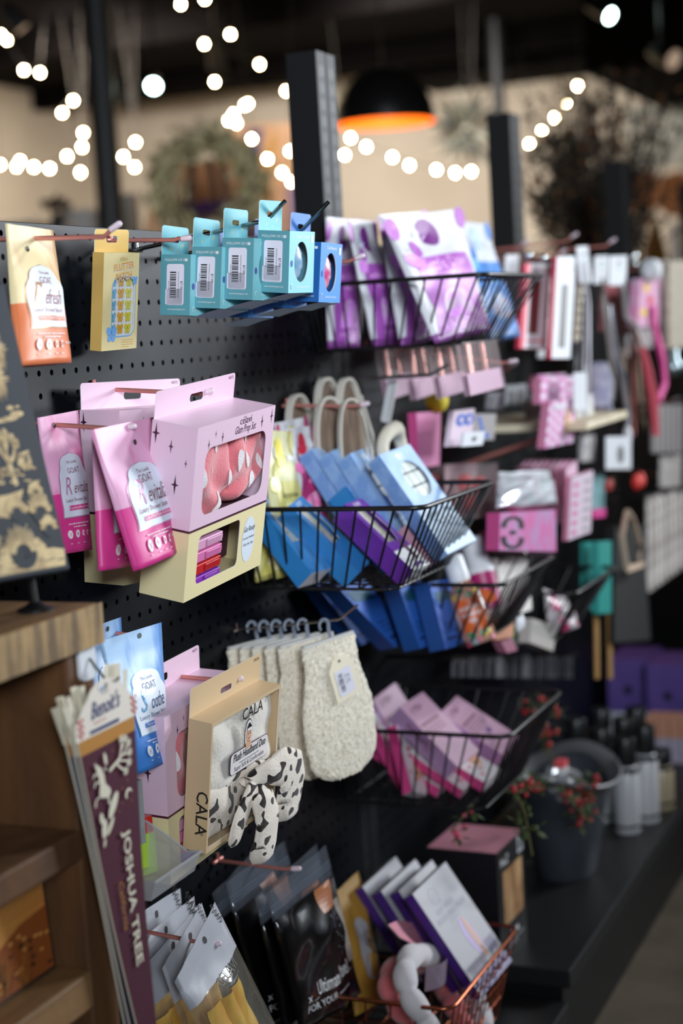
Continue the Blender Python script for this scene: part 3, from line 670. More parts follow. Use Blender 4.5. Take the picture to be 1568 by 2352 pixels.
# ---- woven bath mitts
KN = mat('cream_boucle', (244, 236, 218), .95, sheen=.4, bump=(330, 1.0), mix=((214, 200, 174), 230, .42, .66))
def mitt(label, loc, rot, front=False, seed=1):
    t = thing('bath_mitt', label, 'bath mitt', loc, rot, 'cream bath mitts on the chrome hook'); rr = random.Random(seed); H = .185
    def hw(z):
        q = z/H
        if q < .22: return .066*math.sqrt(max(0.0, 1-((.22-q)/.235)**2.3))
        if q < .55: return .066+.003*math.sin((q-.22)*9)
        if q < .80: return .066-.0145*(q-.55)/.25
        return .0515
    jit = {}
    def fn(side):
        def f(u, v):
            z = v*H; key = (round(u*46), round(v*60), side if 0 < u < 1 else 0)
            if key not in jit: jit[key] = (rr.uniform(-1, 1), rr.uniform(-1, 1), rr.uniform(0, 1))
            a, bq, c = jit[key]; x = (2*u-1)*hw(max(.0008, z)); e = max(0, 4*u*(1-u))
            return (x+a*.0011, side*(-.0045*e**.5-c*.0019), z+bq*.0011)
        return f
    m = M(); m.grid(fn(1), 46, 60, KN); m.grid(lambda u, v: fn(-1)(1-u, v), 46, 60, KN); m.build('knit_body', t, smooth=180)
    m = M(); m.box(-.049, .049, -.0035, .0035, H-.001, H+.004, mat('mitt_binding', (206, 204, 200), .8)); m.build('top_binding', t, bevel=.001)
    g = mat('translucent_hanger', (150, 160, 176), .25, alpha=.75); m = M()
    m.tube([(.006, 0, H+.002), (.004, 0, H+.016)]+[(-.0035+.0085*math.cos(R(a)), 0, H+.022+.0085*math.sin(R(a))) for a in range(-20, 215, 18)], lambda q: .0028-.001*q, g, 8); m.build('hanger_hook', t, smooth=60)
    TG = mat('manila_tag', (240, 230, 204), .55); m = M(); cx, cz, a = .012, H*.70, .18
    to = lambda e: (lambda x, z: (cx+x*math.cos(a)-z*math.sin(a), -.0085-e, cz+x*math.sin(a)+z*math.cos(a)))
    m.poly([[(-.024, -.026), (.024, -.026), (.024, .020), (.012, .033), (-.012, .033), (-.024, .020)]], to(0), TG); tag_o = m.build('price_tag', t); m = M(); m.poly([rrect(-.015, .016, -.020, .016, .002)], to(.0004), mat('price_sticker', (226, 224, 238), .5))
    barcode(m, -.010, -.002, -.014, .011, to(.0008), INK, seed=9); m.text('$7.00', .0068, 0, .0052, to(.0008), INK, rot=-math.pi/2); m.text('Bath Mitt', .002, 0, .0038, to(.0008), INK, rot=-math.pi/2); m.text('1125862', -.0125, 0, .0026, to(.0008), INK, rot=-math.pi/2)
    m.ell(0, .0275, .002, .002, to(.0006), BLACK, 12); m.build('barcode_print', tag_o)
    return t
gh = PY(762, 1476, 1.945)
mitt('front cream bath mitt with manila price tag facing the aisle', (gh.x+.012, 1.942, .599), (-4, -2.5, -20), True, 3)
for k, (x, a) in enumerate(((.118, -23), (.096, -23), (.074, -22), (.053, -21), (.032, -20))):
    mitt(('cream bath mitt turned edge-on right behind the front mitt', 'cream bath mitt second in the edge-on stack behind the front mitt', 'cream bath mitt third in the edge-on stack', 'cream bath mitt fourth in the edge-on stack, close to the panel', 'cream bath mitt nearest the panel at the back of the stack')[k], (x, 1.944+.003*k, .597-.002*k), (-3, -1.5+k*.3, a), seed=20+k)
hook((0, 1.945, .794), (.185, 1.945, .832), 'thin chrome peg hook carrying the cream bath mitts', bend=.03, rise=.014, metal=mat('bright_chrome', (200, 190, 180), .15, metal=1), tip=False, r=.0017, group='dark chrome peg hooks')
# ------------------------------------------------------------------ bath-soak bags in the top basket
def soak(label, c4, panel, dots, word, foot, group, seed, body=(236, 236, 242), flv=None, thick=.02):
    BD = mat('bag_white_%d' % body[2], tuple(int(c*.93) for c in body), .45); PN = mat('bag_panel_'+group[:6], panel, .42); D1 = mat('bag_dots_%d_%s' % (dots[1], group[:6]), dots, .42)
    lo = mat('bag_foot_'+group[:6], tuple(int(c*.78) for c in panel), .42)
    p = Pouch('soak_bag', label, 'bath bag', c4, thick, [(0, .06, lo), (.06, 1, BD)], group, seed=seed, wr=.003, flare=.9)
    w, h, F = p.w, p.h, p.F; m = M()
    m.area(lambda z: -.37*w-.1*w*max(0, .2-z/h)*3, lambda z: .40*w+.05*w*max(0, .2-z/h)*3, .05*h, .64*h, F, PN, 20, 10); m.build('printed_panel', p.t, smooth=180)
    G = lambda x, z: F(x, z, .0012); m = M()
    for x, z, rx, rz in ((-.02, .84, .135, .11), (-.27, .715, .075, .068), (-.43, .90, .075, .09), (.47, .93, .07, .09)):
        mt = D1 if rx > .1 else PN; m.ell(x*w, z*h, rx*w, rz*h, G, mt, 26, -.3)
    m.ell(-.36*w, .62*h, .10*w, .055*h, lambda x, z: F(x, z, .0018), mat('pale_'+group[:6], tuple(min(255, c+70) for c in panel), .3), 22, -.4); m.ell(-.17*w, .83*h, .06*w, .05*h, G, mat('pale_blue_dot', (206, 210, 236), .3), 18)
    m.area(lambda z: .24*w, lambda z: .46*w, .785*h, .82*h, G, WHITE, 2, 4)
    win = mat('bag_window_'+group[:6], tuple(min(255, c+62) for c in panel), .38, mix=((226, 206, 226), 40, .4, .6))
    m.area(lambda z: -.22*w*math.sqrt(max(0, 1-max(0, (z/h-.17)/.2)**2)), lambda z: .26*w*math.sqrt(max(0, 1-max(0, (z/h-.17)/.2)**2)), .15*h, .37*h, G, win, 12, 8)
    pale = mat('palelet_'+group[:6], tuple(min(255, c+105) for c in panel), .45)
    m.text(word, .03*w, .525*h, .125*w, G, pale if not flv else flv); fine(m, .02*w, .475*h, .3*w, 3, .018*h, G, pale, .002, 'c', seed); m.text(foot, .04*w, .085*h, .075*w, G, pale)
    gray = mat('grey_sketch', (120, 118, 128), .5)
    for k in range(26):
        rr = random.Random(k+seed*40); x, z = rr.choice(((-.38, .7), (.38, .72), (.28, .93), (-.12, .95))); x += rr.uniform(-.07, .07); z += rr.uniform(-.05, .05)
        if z < .97: m.line([(x*w, z*h), ((x+rr.uniform(-.03, .03))*w, (z+rr.uniform(-.03, .02))*h)], .0007, G, gray)
    m.build('printed_lettering', p.t)
PU = (176, 92, 190), (118, 38, 132)
G4 = 'dotted purple soak bags'
soak('purple dotted soak bag turned to the aisle, Settle Down panel in view', crn([(873, 502), (1054, 480), (1128, 758), (998, 788)], (.13, .15, .235, .212)), *PU, 'Settle Down', 'BUBBLING BATH', G4, 1)
soak('purple dotted soak bag directly behind the one turned to the aisle', crn([(866, 494), (975, 486), (1030, 770), (918, 797)], (.085, .095, .155, .142)), *PU, 'Settle Down', 'BUBBLING BATH', G4, 2)
soak('purple dotted soak bag second from the basket\'s wall end', crn([(794, 503), (858, 508), (925, 790), (857, 797)], (.055, .06, .105, .095)), *PU, 'Settle Down', 'BUBBLING BATH', G4, 3)
soak('purple dotted soak bag nearest the wall beside the blue soap boxes', crn([(748, 499), (818, 505), (826, 796), (752, 801)], (.014, .018, .034, .016)), *PU, 'Settle Down', 'BUBBLING BATH', G4, 4)
soak('white and blue soak bag behind the purple one at the basket\'s far side', crn([(1040, 508), (1116, 514), (1196, 772), (1116, 785)], (.09, .095, .19, .185)), (70, 140, 220), (190, 214, 244), '', '', 'white and blue soak bags', 5, (226, 232, 244))
hook_at((700, 602), .12, (837, 586), 'rose peg hook passing in front of the purple bags', rise=.006)

# ------------------------------------------------------------------ second basket: nail sets and soap boxes
NB = mat('sky_card', (136, 176, 226), .45, mix=((158, 194, 234), 30, .4, .6)); NS = mat('blue_swirl_card', (112, 150, 206), .42, mix=((134, 168, 216), 48, .45, .55)); NL = mat('pale_sky_card', (168, 198, 226), .45)
RING = mat('ring_ink', (138, 172, 220), .4)
def nail(label, loc, rot, dims=(.0955, .0238, .168)):
    w, d, h = dims; b = Box('bath_soak_box', label, 'soak box', dims, loc, rot, [(0, .42, NL), (.42, 1, NB)], [ellp(.006, h*.70, .031, .030)], None, 'pale blue bath soak boxes', side=NS)
    m = M(); F, S = b.F, b.S; rr = random.Random(3)
    fine(m, 0, h*.93, .030, 1, .004, F, WINK, .0045, 'c', 3); fine(m, 0, h*.905, .024, 1, .004, F, WINK, .003, 'c', 5)
    m.text('UNWIND + SOAK', .002, h*.33, .0118, F, mat('slate_ink', (54, 70, 84), .5), sx=.8); fine(m, .002, h*.285, .055, 3, .0055, F, mat('slate_ink', (54, 70, 84), .5), .0016, 'c', 4); m.line([(-.008, h*.42), (0, h*.445), (.008, h*.42), (0, h*.395), (-.008, h*.42)], .0009, F, mat('slate_ink', (54, 70, 84), .5))
    for k in range(16):
        x, z, r = rr.uniform(-.007, .007), rr.uniform(.02, h-.02), rr.uniform(.003, .0055)
        for q in (r, r*.65, r*.3): m.line([(x+q*math.cos(a*.55), z+q*math.sin(a*.55)) for a in range(13)], .0004, S, RING)
    b.print(m)
    m = M(); m.box(-w/2+.004, w/2-.004, .004, .005, h*.45, h*.93, mat('grey_tray', (176, 188, 196), .5)); m.build('inner_tray', b.t)
    nm = mat('speckled_block', (224, 232, 230), .25, mix=((206, 190, 120), 150, .66, .74))
    for i in range(3):
        for j in range(3): m = M(); cx_, cz_ = -.016+i*.022, h*.58+j*.0225; m.box(cx_-.0100, cx_+.0100, -d/2+.004, -d/2+.009, cz_-.0103, cz_+.0103, nm); m.build('soak_block', b.t, bevel=.0015)
nail('pale blue bath soak box in front, oval window facing the aisle', (.2570, 2.145, .8740), (-34.0, -3.8, -6.3), (.0965, .0238, .170))
nail('second pale blue bath soak box, window edge showing behind the front one', (.1890, 2.1588, .8690), (-30, -1, 5.7), (.097, .0242, .169))
nail('third pale blue bath soak box from the front, mostly its side showing', (.1590, 2.1600, .8730), (-30, -1, 5.7), (.097, .0242, .169))
nail('pale blue bath soak box nearest the wall behind the others', (.1290, 2.1610, .8770), (-30, -1, 5.7), (.097, .0242, .169))
def bar(label, dims, loc, rot, col, group, lower, word='GOAT'):
    w, d, h = dims; c = mat('soap_card_'+lower, col, .35, coat=.2); wh = mat('white_card', (236, 238, 242), .45)
    b = Box('bar_soap_box', label, 'soap box', dims, loc, rot, [(0, .28, WHITE if lower == 'p' else c), (.28, 1, c)], [[(-w*.30, h*.40), (w*.2, h*.40), (w*.36, h*.56), (w*.30, h*.86), (w*.12, h*.91), (-w*.22, h*.91), (-w*.30, h*.86)]], None, group, side=c, bottom=mat('white_card', (236, 238, 242), .45))
    m = M(); F = b.F; m.text('The Lavish', 0, h*.962, .0035, F, WINK); m.text(word, 0, h*.926, .0075, F, WINK, sx=.85)
    if lower == 'p': m.text('Lavender', -.002, h*.10, .006, F, PLUM); m.poly([[(-.01, h*.04), (.012, h*.04), (.012, h*.075), (-.01, h*.075)]], F, mat('soap_card_p', col, .35)); m.area(lambda z: w*.12, lambda z: w*.30, h*.12, h*.385, F, mat('box_inside', (84, 44, 58), .7), 2, 2)
    b.print(m); m = M(); m.box(-w*.36, w*.36, -d*.30, d*.3, h*.30, h*.95, mat('speckled_soap', (214, 212, 196), .5, mix=((112, 116, 100), 90, .58, .66))); m.build('soap_bar', b.t, bevel=.004)
bar('purple bar soap box propped in the basket, white lower end', (0.0473, 0.0322, 0.1333), (0.24, 2.0217, 0.8598), (-47.8, -3, -8.2), (110, 52, 164), 'angled bar soap boxes', 'p')
bar('blue bar soap box beside the purple one', (0.0459, 0.0324, 0.1307), (0.1625, 2.0037, 0.863), (-42.4, -10.9, 2.5), (50, 132, 200), 'angled bar soap boxes', 'b')
bar('blue bar soap box nearest the basket\'s near corner', (0.0472, 0.0317, 0.132), (0.123, 1.9497, 0.867), (-41.3, .5, -10.3), (50, 132, 200), 'angled bar soap boxes', 'b')
bar('blue bar soap box behind the purple one, only its top showing', (0.0471, 0.0331, 0.1346), (0.1806, 2.1109, 0.8563), (-37, 0, -6), (50, 132, 200), 'angled bar soap boxes', 'b')
bar('blue bar soap box at the back, only its top edge showing', (0.0471, 0.0331, 0.1346), (0.1082, 2.0572, 0.8543), (-40, 1, -8), (50, 132, 200), 'angled bar soap boxes', 'b')
pk = mat('blush_card', (238, 176, 190), .4); b = Box('blush_box', 'small pink windowed box between the purple box and soak boxes', 'box', (.047, .018, .066), (.232, 2.130, .862), (-39, -11, -9), [(0, 1, pk)], [rrect(-.012, .014, .022, .056, .003)], None)
m = M(); m.box(-.018, .018, -.002, 0, .01, .06, mat('rose_inside', (170, 110, 120), .6)); m.build('inner_tray', b.t)
YE = (214, 206, 112), (236, 216, 50)
soak('yellow soak bag with Happiness panel at the basket\'s near side', crn([(600, 985), (664, 992), (718, 1300), (634, 1330)], (.046, .048, .072, .066)), *YE, 'Happiness', 'BUBBLING', 'yellow dotted soak bags', 7, (232, 228, 170), mat('olive_ink', (84, 96, 40), .5))
soak('white soak bag with a red dot behind the yellow bag', crn([(656, 985), (714, 978), (752, 1200), (690, 1230)], (.034, .036, .052, .05)), (190, 60, 120), (214, 46, 74), '', '', 'pink dotted soak bags', 8)
soak('white soak bag at the back, only its top fold showing', crn([(628, 972), (700, 958), (738, 1190), (660, 1220)], (.022, .024, .05, .045)), (190, 60, 120), (232, 222, 110), '', '', 'pink dotted soak bags', 9)
soak('yellow soak bag lowest in the basket beside the boxed set', crn([(570, 1120), (628, 1105), (640, 1320), (590, 1338)], (.024, .026, .046, .042)), *YE, 'Happiness', 'BUBBLING', 'yellow dotted soak bags', 10, (226, 220, 150), mat('olive_ink', (84, 96, 40), .5))

# ------------------------------------------------------------------ loofah pads, rope ring and tag above the second basket
LO = mat('loofah_brown', (118, 98, 84), .95, bump=(240, 1), mix=((150, 130, 110), 120, .4, .6, (1, 1, .12))); CB = mat('cream_binding', (206, 200, 188), .85, bump=(500, .4))
def pad(label, top, X, hgt, wd, a, lean):
    c = P(top[0], top[1], X); t = thing('loofah_pad', label, 'loofah pad', (c.x, c.y, c.z-hgt), (lean, 2, a), 'arched loofah pads on hooks')
    def arch(s, y):
        q = [(-wd/2*s, y, 0)]+[(-wd/2*s*math.cos(R(k))**.8 if k < 90 else 0, y, hgt*.45+(hgt*.55-(1-s)*wd*.5)*math.sin(R(k))) for k in range(0, 91, 10)]
        return q+[(-x, yy, z) for x, yy, z in reversed(q[:-1])]
    o, i = arch(1, 0), arch(.85, -.0005); m = M(); m.poly([[(p[0], p[2]) for p in o]], lambda x, z: (x, .003, z), LO); m.build('scrub_face', t)
    m = M(); n = len(o)
    for k in range(n-1):
        for y0, y1, A, B in ((-.004, -.004, o, i), (.006, .006, i, o)): m.quad((A[k][0], y0, A[k][2]), (A[k+1][0], y0, A[k+1][2]), (B[k+1][0], y1, B[k+1][2]), (B[k][0], y1, B[k][2]), CB)
        m.quad((o[k][0], .006, o[k][2]), (o[k+1][0], .006, o[k+1][2]), (o[k+1][0], -.004, o[k+1][2]), (o[k][0], -.004, o[k][2]), CB)
        m.quad((i[k][0], -.004, i[k][2]), (i[k+1][0], -.004, i[k+1][2]), (i[k+1][0], .006, i[k+1][2]), (i[k][0], .006, i[k][2]), CB)
    m.build('edge_binding', t, smooth=50)
    m = M(); m.tube([(wd*.36, -.006, hgt*.8), (wd*.5, -.014, hgt*.35), (wd*.3, -.016, -.005)], .0022, CB, 6); m.build('hanging_loop', t, smooth=60)
pad('loofah pad nearest the wall on the rose hook', (688, 904), .022, .13, .066, -10, -3)
pad('middle loofah pad on the rose hook', (757, 910), .072, .13, .058, -28, -4)
pad('loofah pad at the free end of the rose hook', (806, 914), .108, .13, .046, -38, -5)
pad('loofah pad nearest the wall on the dark hook behind', (754, 866), .030, .14, .072, -8, -3)
pad('outer loofah pad on the dark hook behind', (806, 866), .075, .14, .070, -8, -4)
hook_at((655, 931), .0, (848, 926), 'rose peg hook threaded through three loofah pads', rise=.004)
hook((0, 2.27, 1.118), (.215, 2.27, 1.135), 'dark chrome peg hook threaded through two loofah pads', metal=CHROME, tip=False, group='dark chrome peg hooks', bend=.03, rise=.012)
t = thing('rope_ring', 'cream rope back-scrubber ring behind the bath soak boxes', 'rope ring', P(905, 1055, .15), wall=True); m = M()
pts = [(.040*math.cos(R(a)), .003*math.sin(R(a*3)), .040*math.sin(R(a))+.005) for a in range(-20, 201, 8)]; m.tube(pts, lambda q: .0105+.0012*math.sin(q*160), mat('cream_rope', (226, 218, 200), .9, bump=(300, .8)), 10); m.build('rope', t, smooth=60)
t = thing('white_swing_tag', 'narrow white swing tag hanging by the second post', 'tag', P(884, 970, .10), (8, -10, 60)); m = M(); m.poly([rrect(-.012, .012, 0, .066, .004)], lambda x, z: (x, -.004*math.sin(z*40), z), WHITE); m.build('card', t); m = M(); m.tube([(0, 0, .066), (.004, 0, .08), (-.008, .0, .082), (-.012, .002, .0)], .0009, CB, 6); m.build('string', t)

# ------------------------------------------------------------------ fourth basket: mauve boxes and pink-white boxes
MV = mat('mauve_card', (206, 164, 188), .3, coat=.35); MVS = mat('mauve_side', (186, 146, 190), .3, coat=.35); MI = mat('mauve_ink', (128, 76, 100), .4)
def eye(label, dims, loc, rot):
    w, d, h = dims; b = Box('cosmetic_box', label, 'cosmetic box', dims, loc, rot, [(0, 1, MV)], (), None, 'mauve cosmetic boxes', side=MVS); m = M(); F, S = b.F, b.S
    for q in (1, .72): m.line([(-.003*q+.0165*q*math.cos(a*.5)-.004, h*.86+.006*q*math.sin(a*.5)) for a in range(9)], .0011, F, MI)
    m.text('au', -.004, h*.83, .015, F, MI); m.poly([[(-w*.42, h*.63), (w*.30, h*.63), (w*.30, h*.665), (-w*.42, h*.665)]], F, MI); fine(m, -w*.42, h*.58, w*.7, 4, .0055, F, MI, .0018, 'l', 5); m.ell(w*.05, h*.36, .0065, .005, F, mat('violet_ink', (110, 70, 150), .4), 16)
    m.text('EYE LASH', 0, h*.62, .0105, S, MI, rot=-math.pi/2, bold=.03, sx=1); fine(m, -.012, h*.44, .022, 6, .004, S, MI, .0012, 'l', 8)
    b.print(m)
eye('mauve cosmetic box largest in view at the basket\'s front', (.0755, .0371, .1208), (.2209, 2.440, .497), (-57.2, -9, -3.4))
eye('mauve cosmetic box in the middle, tilted up behind the front one', (.0691, .035, .1298), (.1840, 2.3331, .506), (-46.5, -7.2, -12.7))
eye('mauve cosmetic box nearest the wall, standing steepest', (.0702, .036, .1134), (.0848, 2.3827, .505), (-29.1, -11.3, -12.3))
LW = mat('lash_white', (226, 220, 222), .4); LP = mat('lash_pink', (222, 74, 140), .4)
def beauty(label, dims, loc, rot):
    w, d, h = dims; b = Box('beauty_box', label, 'beauty box', dims, loc, rot, [(0, 1, LW)], (), None, 'white and pink beauty boxes', side=LP); m = M(); F, S = b.F, b.S; CI = mat('coral_ink', (214, 96, 112), .4)
    m.text('cu', 0, h*.80, .016, F, CI); fine(m, 0, h*.63, .034, 1, .01, F, CI, .006, 'c', 6); fine(m, 0, h*.53, .034, 1, .01, F, CI, .006, 'c', 7); m.ell(.012, h*.38, .013, .016, F, CI, 20); m.ell(.009, h*.33, .011, .013, lambda x, z: (x, F(x, z)[1]-.0003, z), mat('skin_ink', (222, 172, 138), .5), 20)
    for x, z in ((-.014, .3), (.0, .2), (-.01, .12)): m.ell(x, h*z, .004, .003, F, CI, 10)
    m.ell(.006, h*.30, .003, .003, lambda x, z: (x, F(x, z)[1]-.0006, z), mat('slate_ink', (54, 70, 84), .5), 10); None
    b.print(m)
beauty('white and pink beauty box on top of the pile, face printed on it', (.0558, .0186, .1267), (.2247, 2.350, .478), (-62.4, -7.5, -9.9))
beauty('white and pink beauty box under the top one', (.052, .0177, .1239), (.1931, 2.333, .472), (-57, -14, -12)); beauty('white and pink beauty box lowest in the pile, only its pink side showing', (.052, .0178, .1224), (.150, 2.3413, .466), (-62, -5.8, -6.8))
beauty('white and pink beauty box upright beside the cream mitt', (.052, .020, .1255), (.0926, 2.3328, .470), (-29.8, 4, .5))
beauty('white and pink beauty box lying near the basket corner behind the mitt', (.05, .018, .11), (.12, 2.285, .468), (-25, 22, -10))

# ------------------------------------------------------------------ copper basket
FW = mat('mask_white', (184, 182, 188), .5); FP = mat('mask_purple', (72, 38, 128), .4); FI = mat('mask_ink', (84, 66, 124), .4)
def foot(label, dims, loc, rot):
    w, d, h = dims; b = Box('foot_mask_box', label, 'foot mask box', dims, loc, rot, [(0, 1, FW)], (), None, 'white and purple foot mask boxes', side=FP, top=FW); m = M(); F, S = b.F, b.S; G = lambda x, z: (x, F(x, z)[1]-.0003, z)
    m.line([(-.018+.0125*math.cos(a*.42), h*.86+.0125*math.sin(a*.42)) for a in range(16)], .0007, F, FI); fine(m, -.018, h*.868, .014, 3, .005, F, FI, .0016, 'c', 2)
    m.text('SOFT SOLES', -.008, h*.715, .0115, F, mat('slate_violet', (72, 68, 112), .4), sx=.9); m.text('FOOT PEEL MASK', .0, h*.645, .0125, F, mat('slate_violet', (72, 68, 112), .4), sx=.95); fine(m, 0, h*.61, .05, 1, .004, F, FI, .001, 'c')
    m.ell(.008, h*.40, .0155, .033, F, mat('mask_lilac', (146, 112, 190), .4), 28, .12); m.ell(.012, h*.40, .0065, .032, G, mat('foot_skin', (226, 176, 150), .5), 20, .06); m.ell(.013, h*.24, .0058, .010, G, mat('foot_skin', (226, 176, 150), .5), 14)
    m.area(lambda z: -w*.5+.004+.09*max(0, z/h-.02)**.7*w*1.2, lambda z: w*.5, 0, h*.155, F, FP, 8, 4)
    for k in range(9): m.line([(-.045+k*.006, h*.15), (-.047+k*.0062, h*.24)], .0016, F, mat('lavender_ink', (104, 84, 150), .5)); m.line([(.026+k*.003, h*.17), (.024+k*.0036, h*.30)], .0014, F, mat('lavender_ink', (104, 84, 150), .5))
    m.text('SOFT SOLES FOOT PEEL', 0, h*.5, .008, S, FI, rot=-math.pi/2)
    b.print(m)
foot('foot mask box in front, Foot Peel Mask print fully in view', (.1167, .0163, .1742), (.2800, 2.1467, .2400), (-33, -4.8, -5)); foot('foot mask box second from the front', (.1161, .0163, .1678), (.2350, 2.1850, .2300), (-31, -4.7, -5.3))
foot('foot mask box third from the front', (.1174, .0165, .1646), (.2050, 2.1900, .2300), (-31.4, -5.3, -5.8)); foot('foot mask box farthest back, nearest the wall', (.1152, .016, .165), (.1640, 2.2100, .2240), (-30.5, -5, -5))
def e6(x, y): return (840+x/4.126, 2080+y/4.126)
def puffy(label, col, bulges, path, X, r0):
    fz = mat(col[0], col[1], .9, sheen=.6, bump=(500, .4)); pts = []
    ctl = [P(*e6(*q[:2]), q[2]) for q in path]; base = ctl[0]; t = thing('puffy_headband', label, 'headband', base, wall=False, group='puffy headbands')
    L = len(ctl); N = 90
    for i in range(N+1):
        k = i/N*(L-1); j = min(int(k), L-2); f = k-j; p0, p1, p2, p3 = ctl[max(j-1, 0)], ctl[j], ctl[j+1], ctl[min(j+2, L-1)]
        pts.append(.5*((2*p1)+(p2-p0)*f+(2*p0-5*p1+4*p2-p3)*f*f+(3*p1-p0-3*p2+p3)*f**3)-base)
    m = M(); m.tube(pts, lambda q: r0*(.70+.34*abs(math.sin(q*math.pi*bulges))**.6), fz, 16); m.build('padded_band', t, smooth=180); return t
puffy('white puffy headband uppermost in the copper basket', ('white_velour', (236, 230, 234)), 9, [(640, 1330, .26), (560, 1080, .25), (420, 860, .235), (370, 640, .22), (430, 480, .21), (560, 470, .20), (700, 520, .19), (860, 640, .205), (980, 780, .23), (1070, 960, .255), (1110, 1180, .27)], .2, .0165)
puffy('coral puffy headband half under the white one', ('coral_velour', (236, 124, 128)), 9, [(480, 1300, .215), (390, 1080, .205), (260, 880, .19), (220, 700, .18), (330, 560, .17), (560, 560, .17), (700, 720, .185), (800, 880, .215), (880, 1040, .235), (950, 1250, .255)], .2, .0165)
t = thing('backing_card', 'pink pointed backing card with a punched hole on the puffy headbands', 'card', P(*e6(500, 480), .195), (0, 0, 0)); m = M(); o_ = P(*e6(500, 480), .195)
cp = [P(*e6(x, y), X)-o_ for x, y, X in ((212, 180, .18), (300, 140, .17), (480, 165, .165), (600, 260, .165), (680, 360, .17), (795, 490, .18), (620, 450, .195), (480, 380, .20), (320, 300, .195))]
rot_ = Matrix.Rotation(R(-90), 3, 'Z'); cp = [rot_ @ c for c in cp]; cen = sum(cp, Vector())/len(cp); m.add([cen]+cp, [(0, i+1, (i+1) % len(cp)+1) for i in range(len(cp))], mat('pink_backing', (232, 150, 168), .5)); m.add([c+Vector((0, .0015, -.001)) for c in [cen]+cp], [(0, (i+1) % len(cp)+1, i+1) for i in range(len(cp))], WHITE)
m.build('card_front', t); m = M(); h_ = rot_ @ (P(*e6(408, 222), .17)-o_); m.ell(h_.x, h_.z, .003, .0026, lambda x, z: (x, h_.y-.0035, z), BLACK, 12); m.build('punched_hole', t)
t = thing('price_loop', 'translucent grey price band wrapped round the puffy headbands', 'label', P(*e6(640, 660), .222), (0, 12, -12)); m = M(); m.grid(lambda u, v: (-.028+.056*u, -.012*math.sin(math.pi*u)-.004, -.018+.034*v+.012*u), 10, 4, mat('milky_band', (176, 158, 172), .25, alpha=.72)); m.build('band', t, smooth=180)

# ------------------------------------------------------------------ black pouches, gold pouch, white fruit pouches
def blackpouch(label, c4, seed):
    z = film('zip_film', gloss=.10, rough=.12, cover=.10, ccol=(150, 160, 175)); k = mat('black_foil', (10, 10, 12), .22, coat=.6)
    p = Pouch('black_zip_pouch', label, 'zip pouch', c4, .026, [(0, .80, k), (.80, 1, z)], 'black zip pouches', seed=seed, wr=.0045, flare=.8)
    w, h, F = p.w, p.h, p.F; m = M(); zl = mat('zip_strip', (120, 132, 150), .3, alpha=.5)
    for q in (.855, .875, .895): m.area(lambda s: -w*.49, lambda s: w*.49, q*h, (q+.008)*h, F, zl, 2, 12)
    m.build('zip_strip', p.t, smooth=180); m = M(); G = lambda x, z: F(x, z, .0014)
    m.area(lambda s: .14*w, lambda s: .40*w-(.8-s/h)*.2*w, .64*h, .80*h, F, mat('tan_print', (172, 106, 66), .4), 6, 4); m.text('x', -.36*w, .175*h, .10*w, G, WINK); m.text('Ultimate Travel', .04*w, .185*h, .14*w, G, WINK, shear=.3, sx=.62); m.line([(-.30*w, .165*h), (.36*w, .20*h)], .0007, G, WINK); m.text('FOR YOUR', -.20*w, .10*h, .075*w, G, WINK); fine(m, .02*w, .115*h, .4*w, 1, .003, G, WINK, .0016)
    rr = random.Random(seed); gl = mat('grey_print', (96, 98, 104), .4)
    for i in range(14): m.ell((.24+rr.uniform(-.05, .06))*w, (.30+i*.024)*h, .012*w, .006*h, G, gl, 8, rr.uniform(0, 3))
    m.area(lambda s: .36*w, lambda s: .46*w, .24*h, .66*h, F, mat('ribbed_grey', (150, 140, 132), .4), 8, 2); m.build('printed_lettering', p.t)
blackpouch('black zip pouch in front, Ultimate Travel lettering in view', crn([(611, 2053), (748, 1940), (827, 2274), (689, 2372)], (.115, .113, .13, .132)), 1); blackpouch('black zip pouch directly behind the front one', crn([(585, 2062), (727, 1938), (800, 2280), (652, 2380)], (.092, .09, .105, .107)), 2)
blackpouch('black zip pouch second from the wall', crn([(518, 2028), (653, 1931), (740, 2262), (600, 2372)], (.058, .056, .07, .072)), 3); blackpouch('black zip pouch nearest the wall on its hook', crn([(487, 2052), (619, 1920), (704, 2255), (566, 2372)], (.030, .028, .04, .042)), 4)
hook_at((500, 1976), .003, (691, 1995), 'rose peg hook carrying the black zip pouches', rise=.003)
p = Pouch('gold_pouch', 'mustard gold pouch with an oval white label behind the copper basket', 'pouch', crn([(768, 2052), (823, 2000), (890, 2290), (815, 2335)], (.055, .06, .13, .12)), .02, [(0, 1, mat('mustard_foil', (190, 142, 56), .55))], seed=4, wr=.003, nu=10)
m = M(); m.ell(.006, p.h*.44, .022, .048, p.F, FW, 26, .1); m.text('hello', .006, p.h*.44, .028, lambda x, z: p.F(x, z, .0012), INK, shear=.4, sx=.8, rot=-.9); m.build('oval_label', p.t)
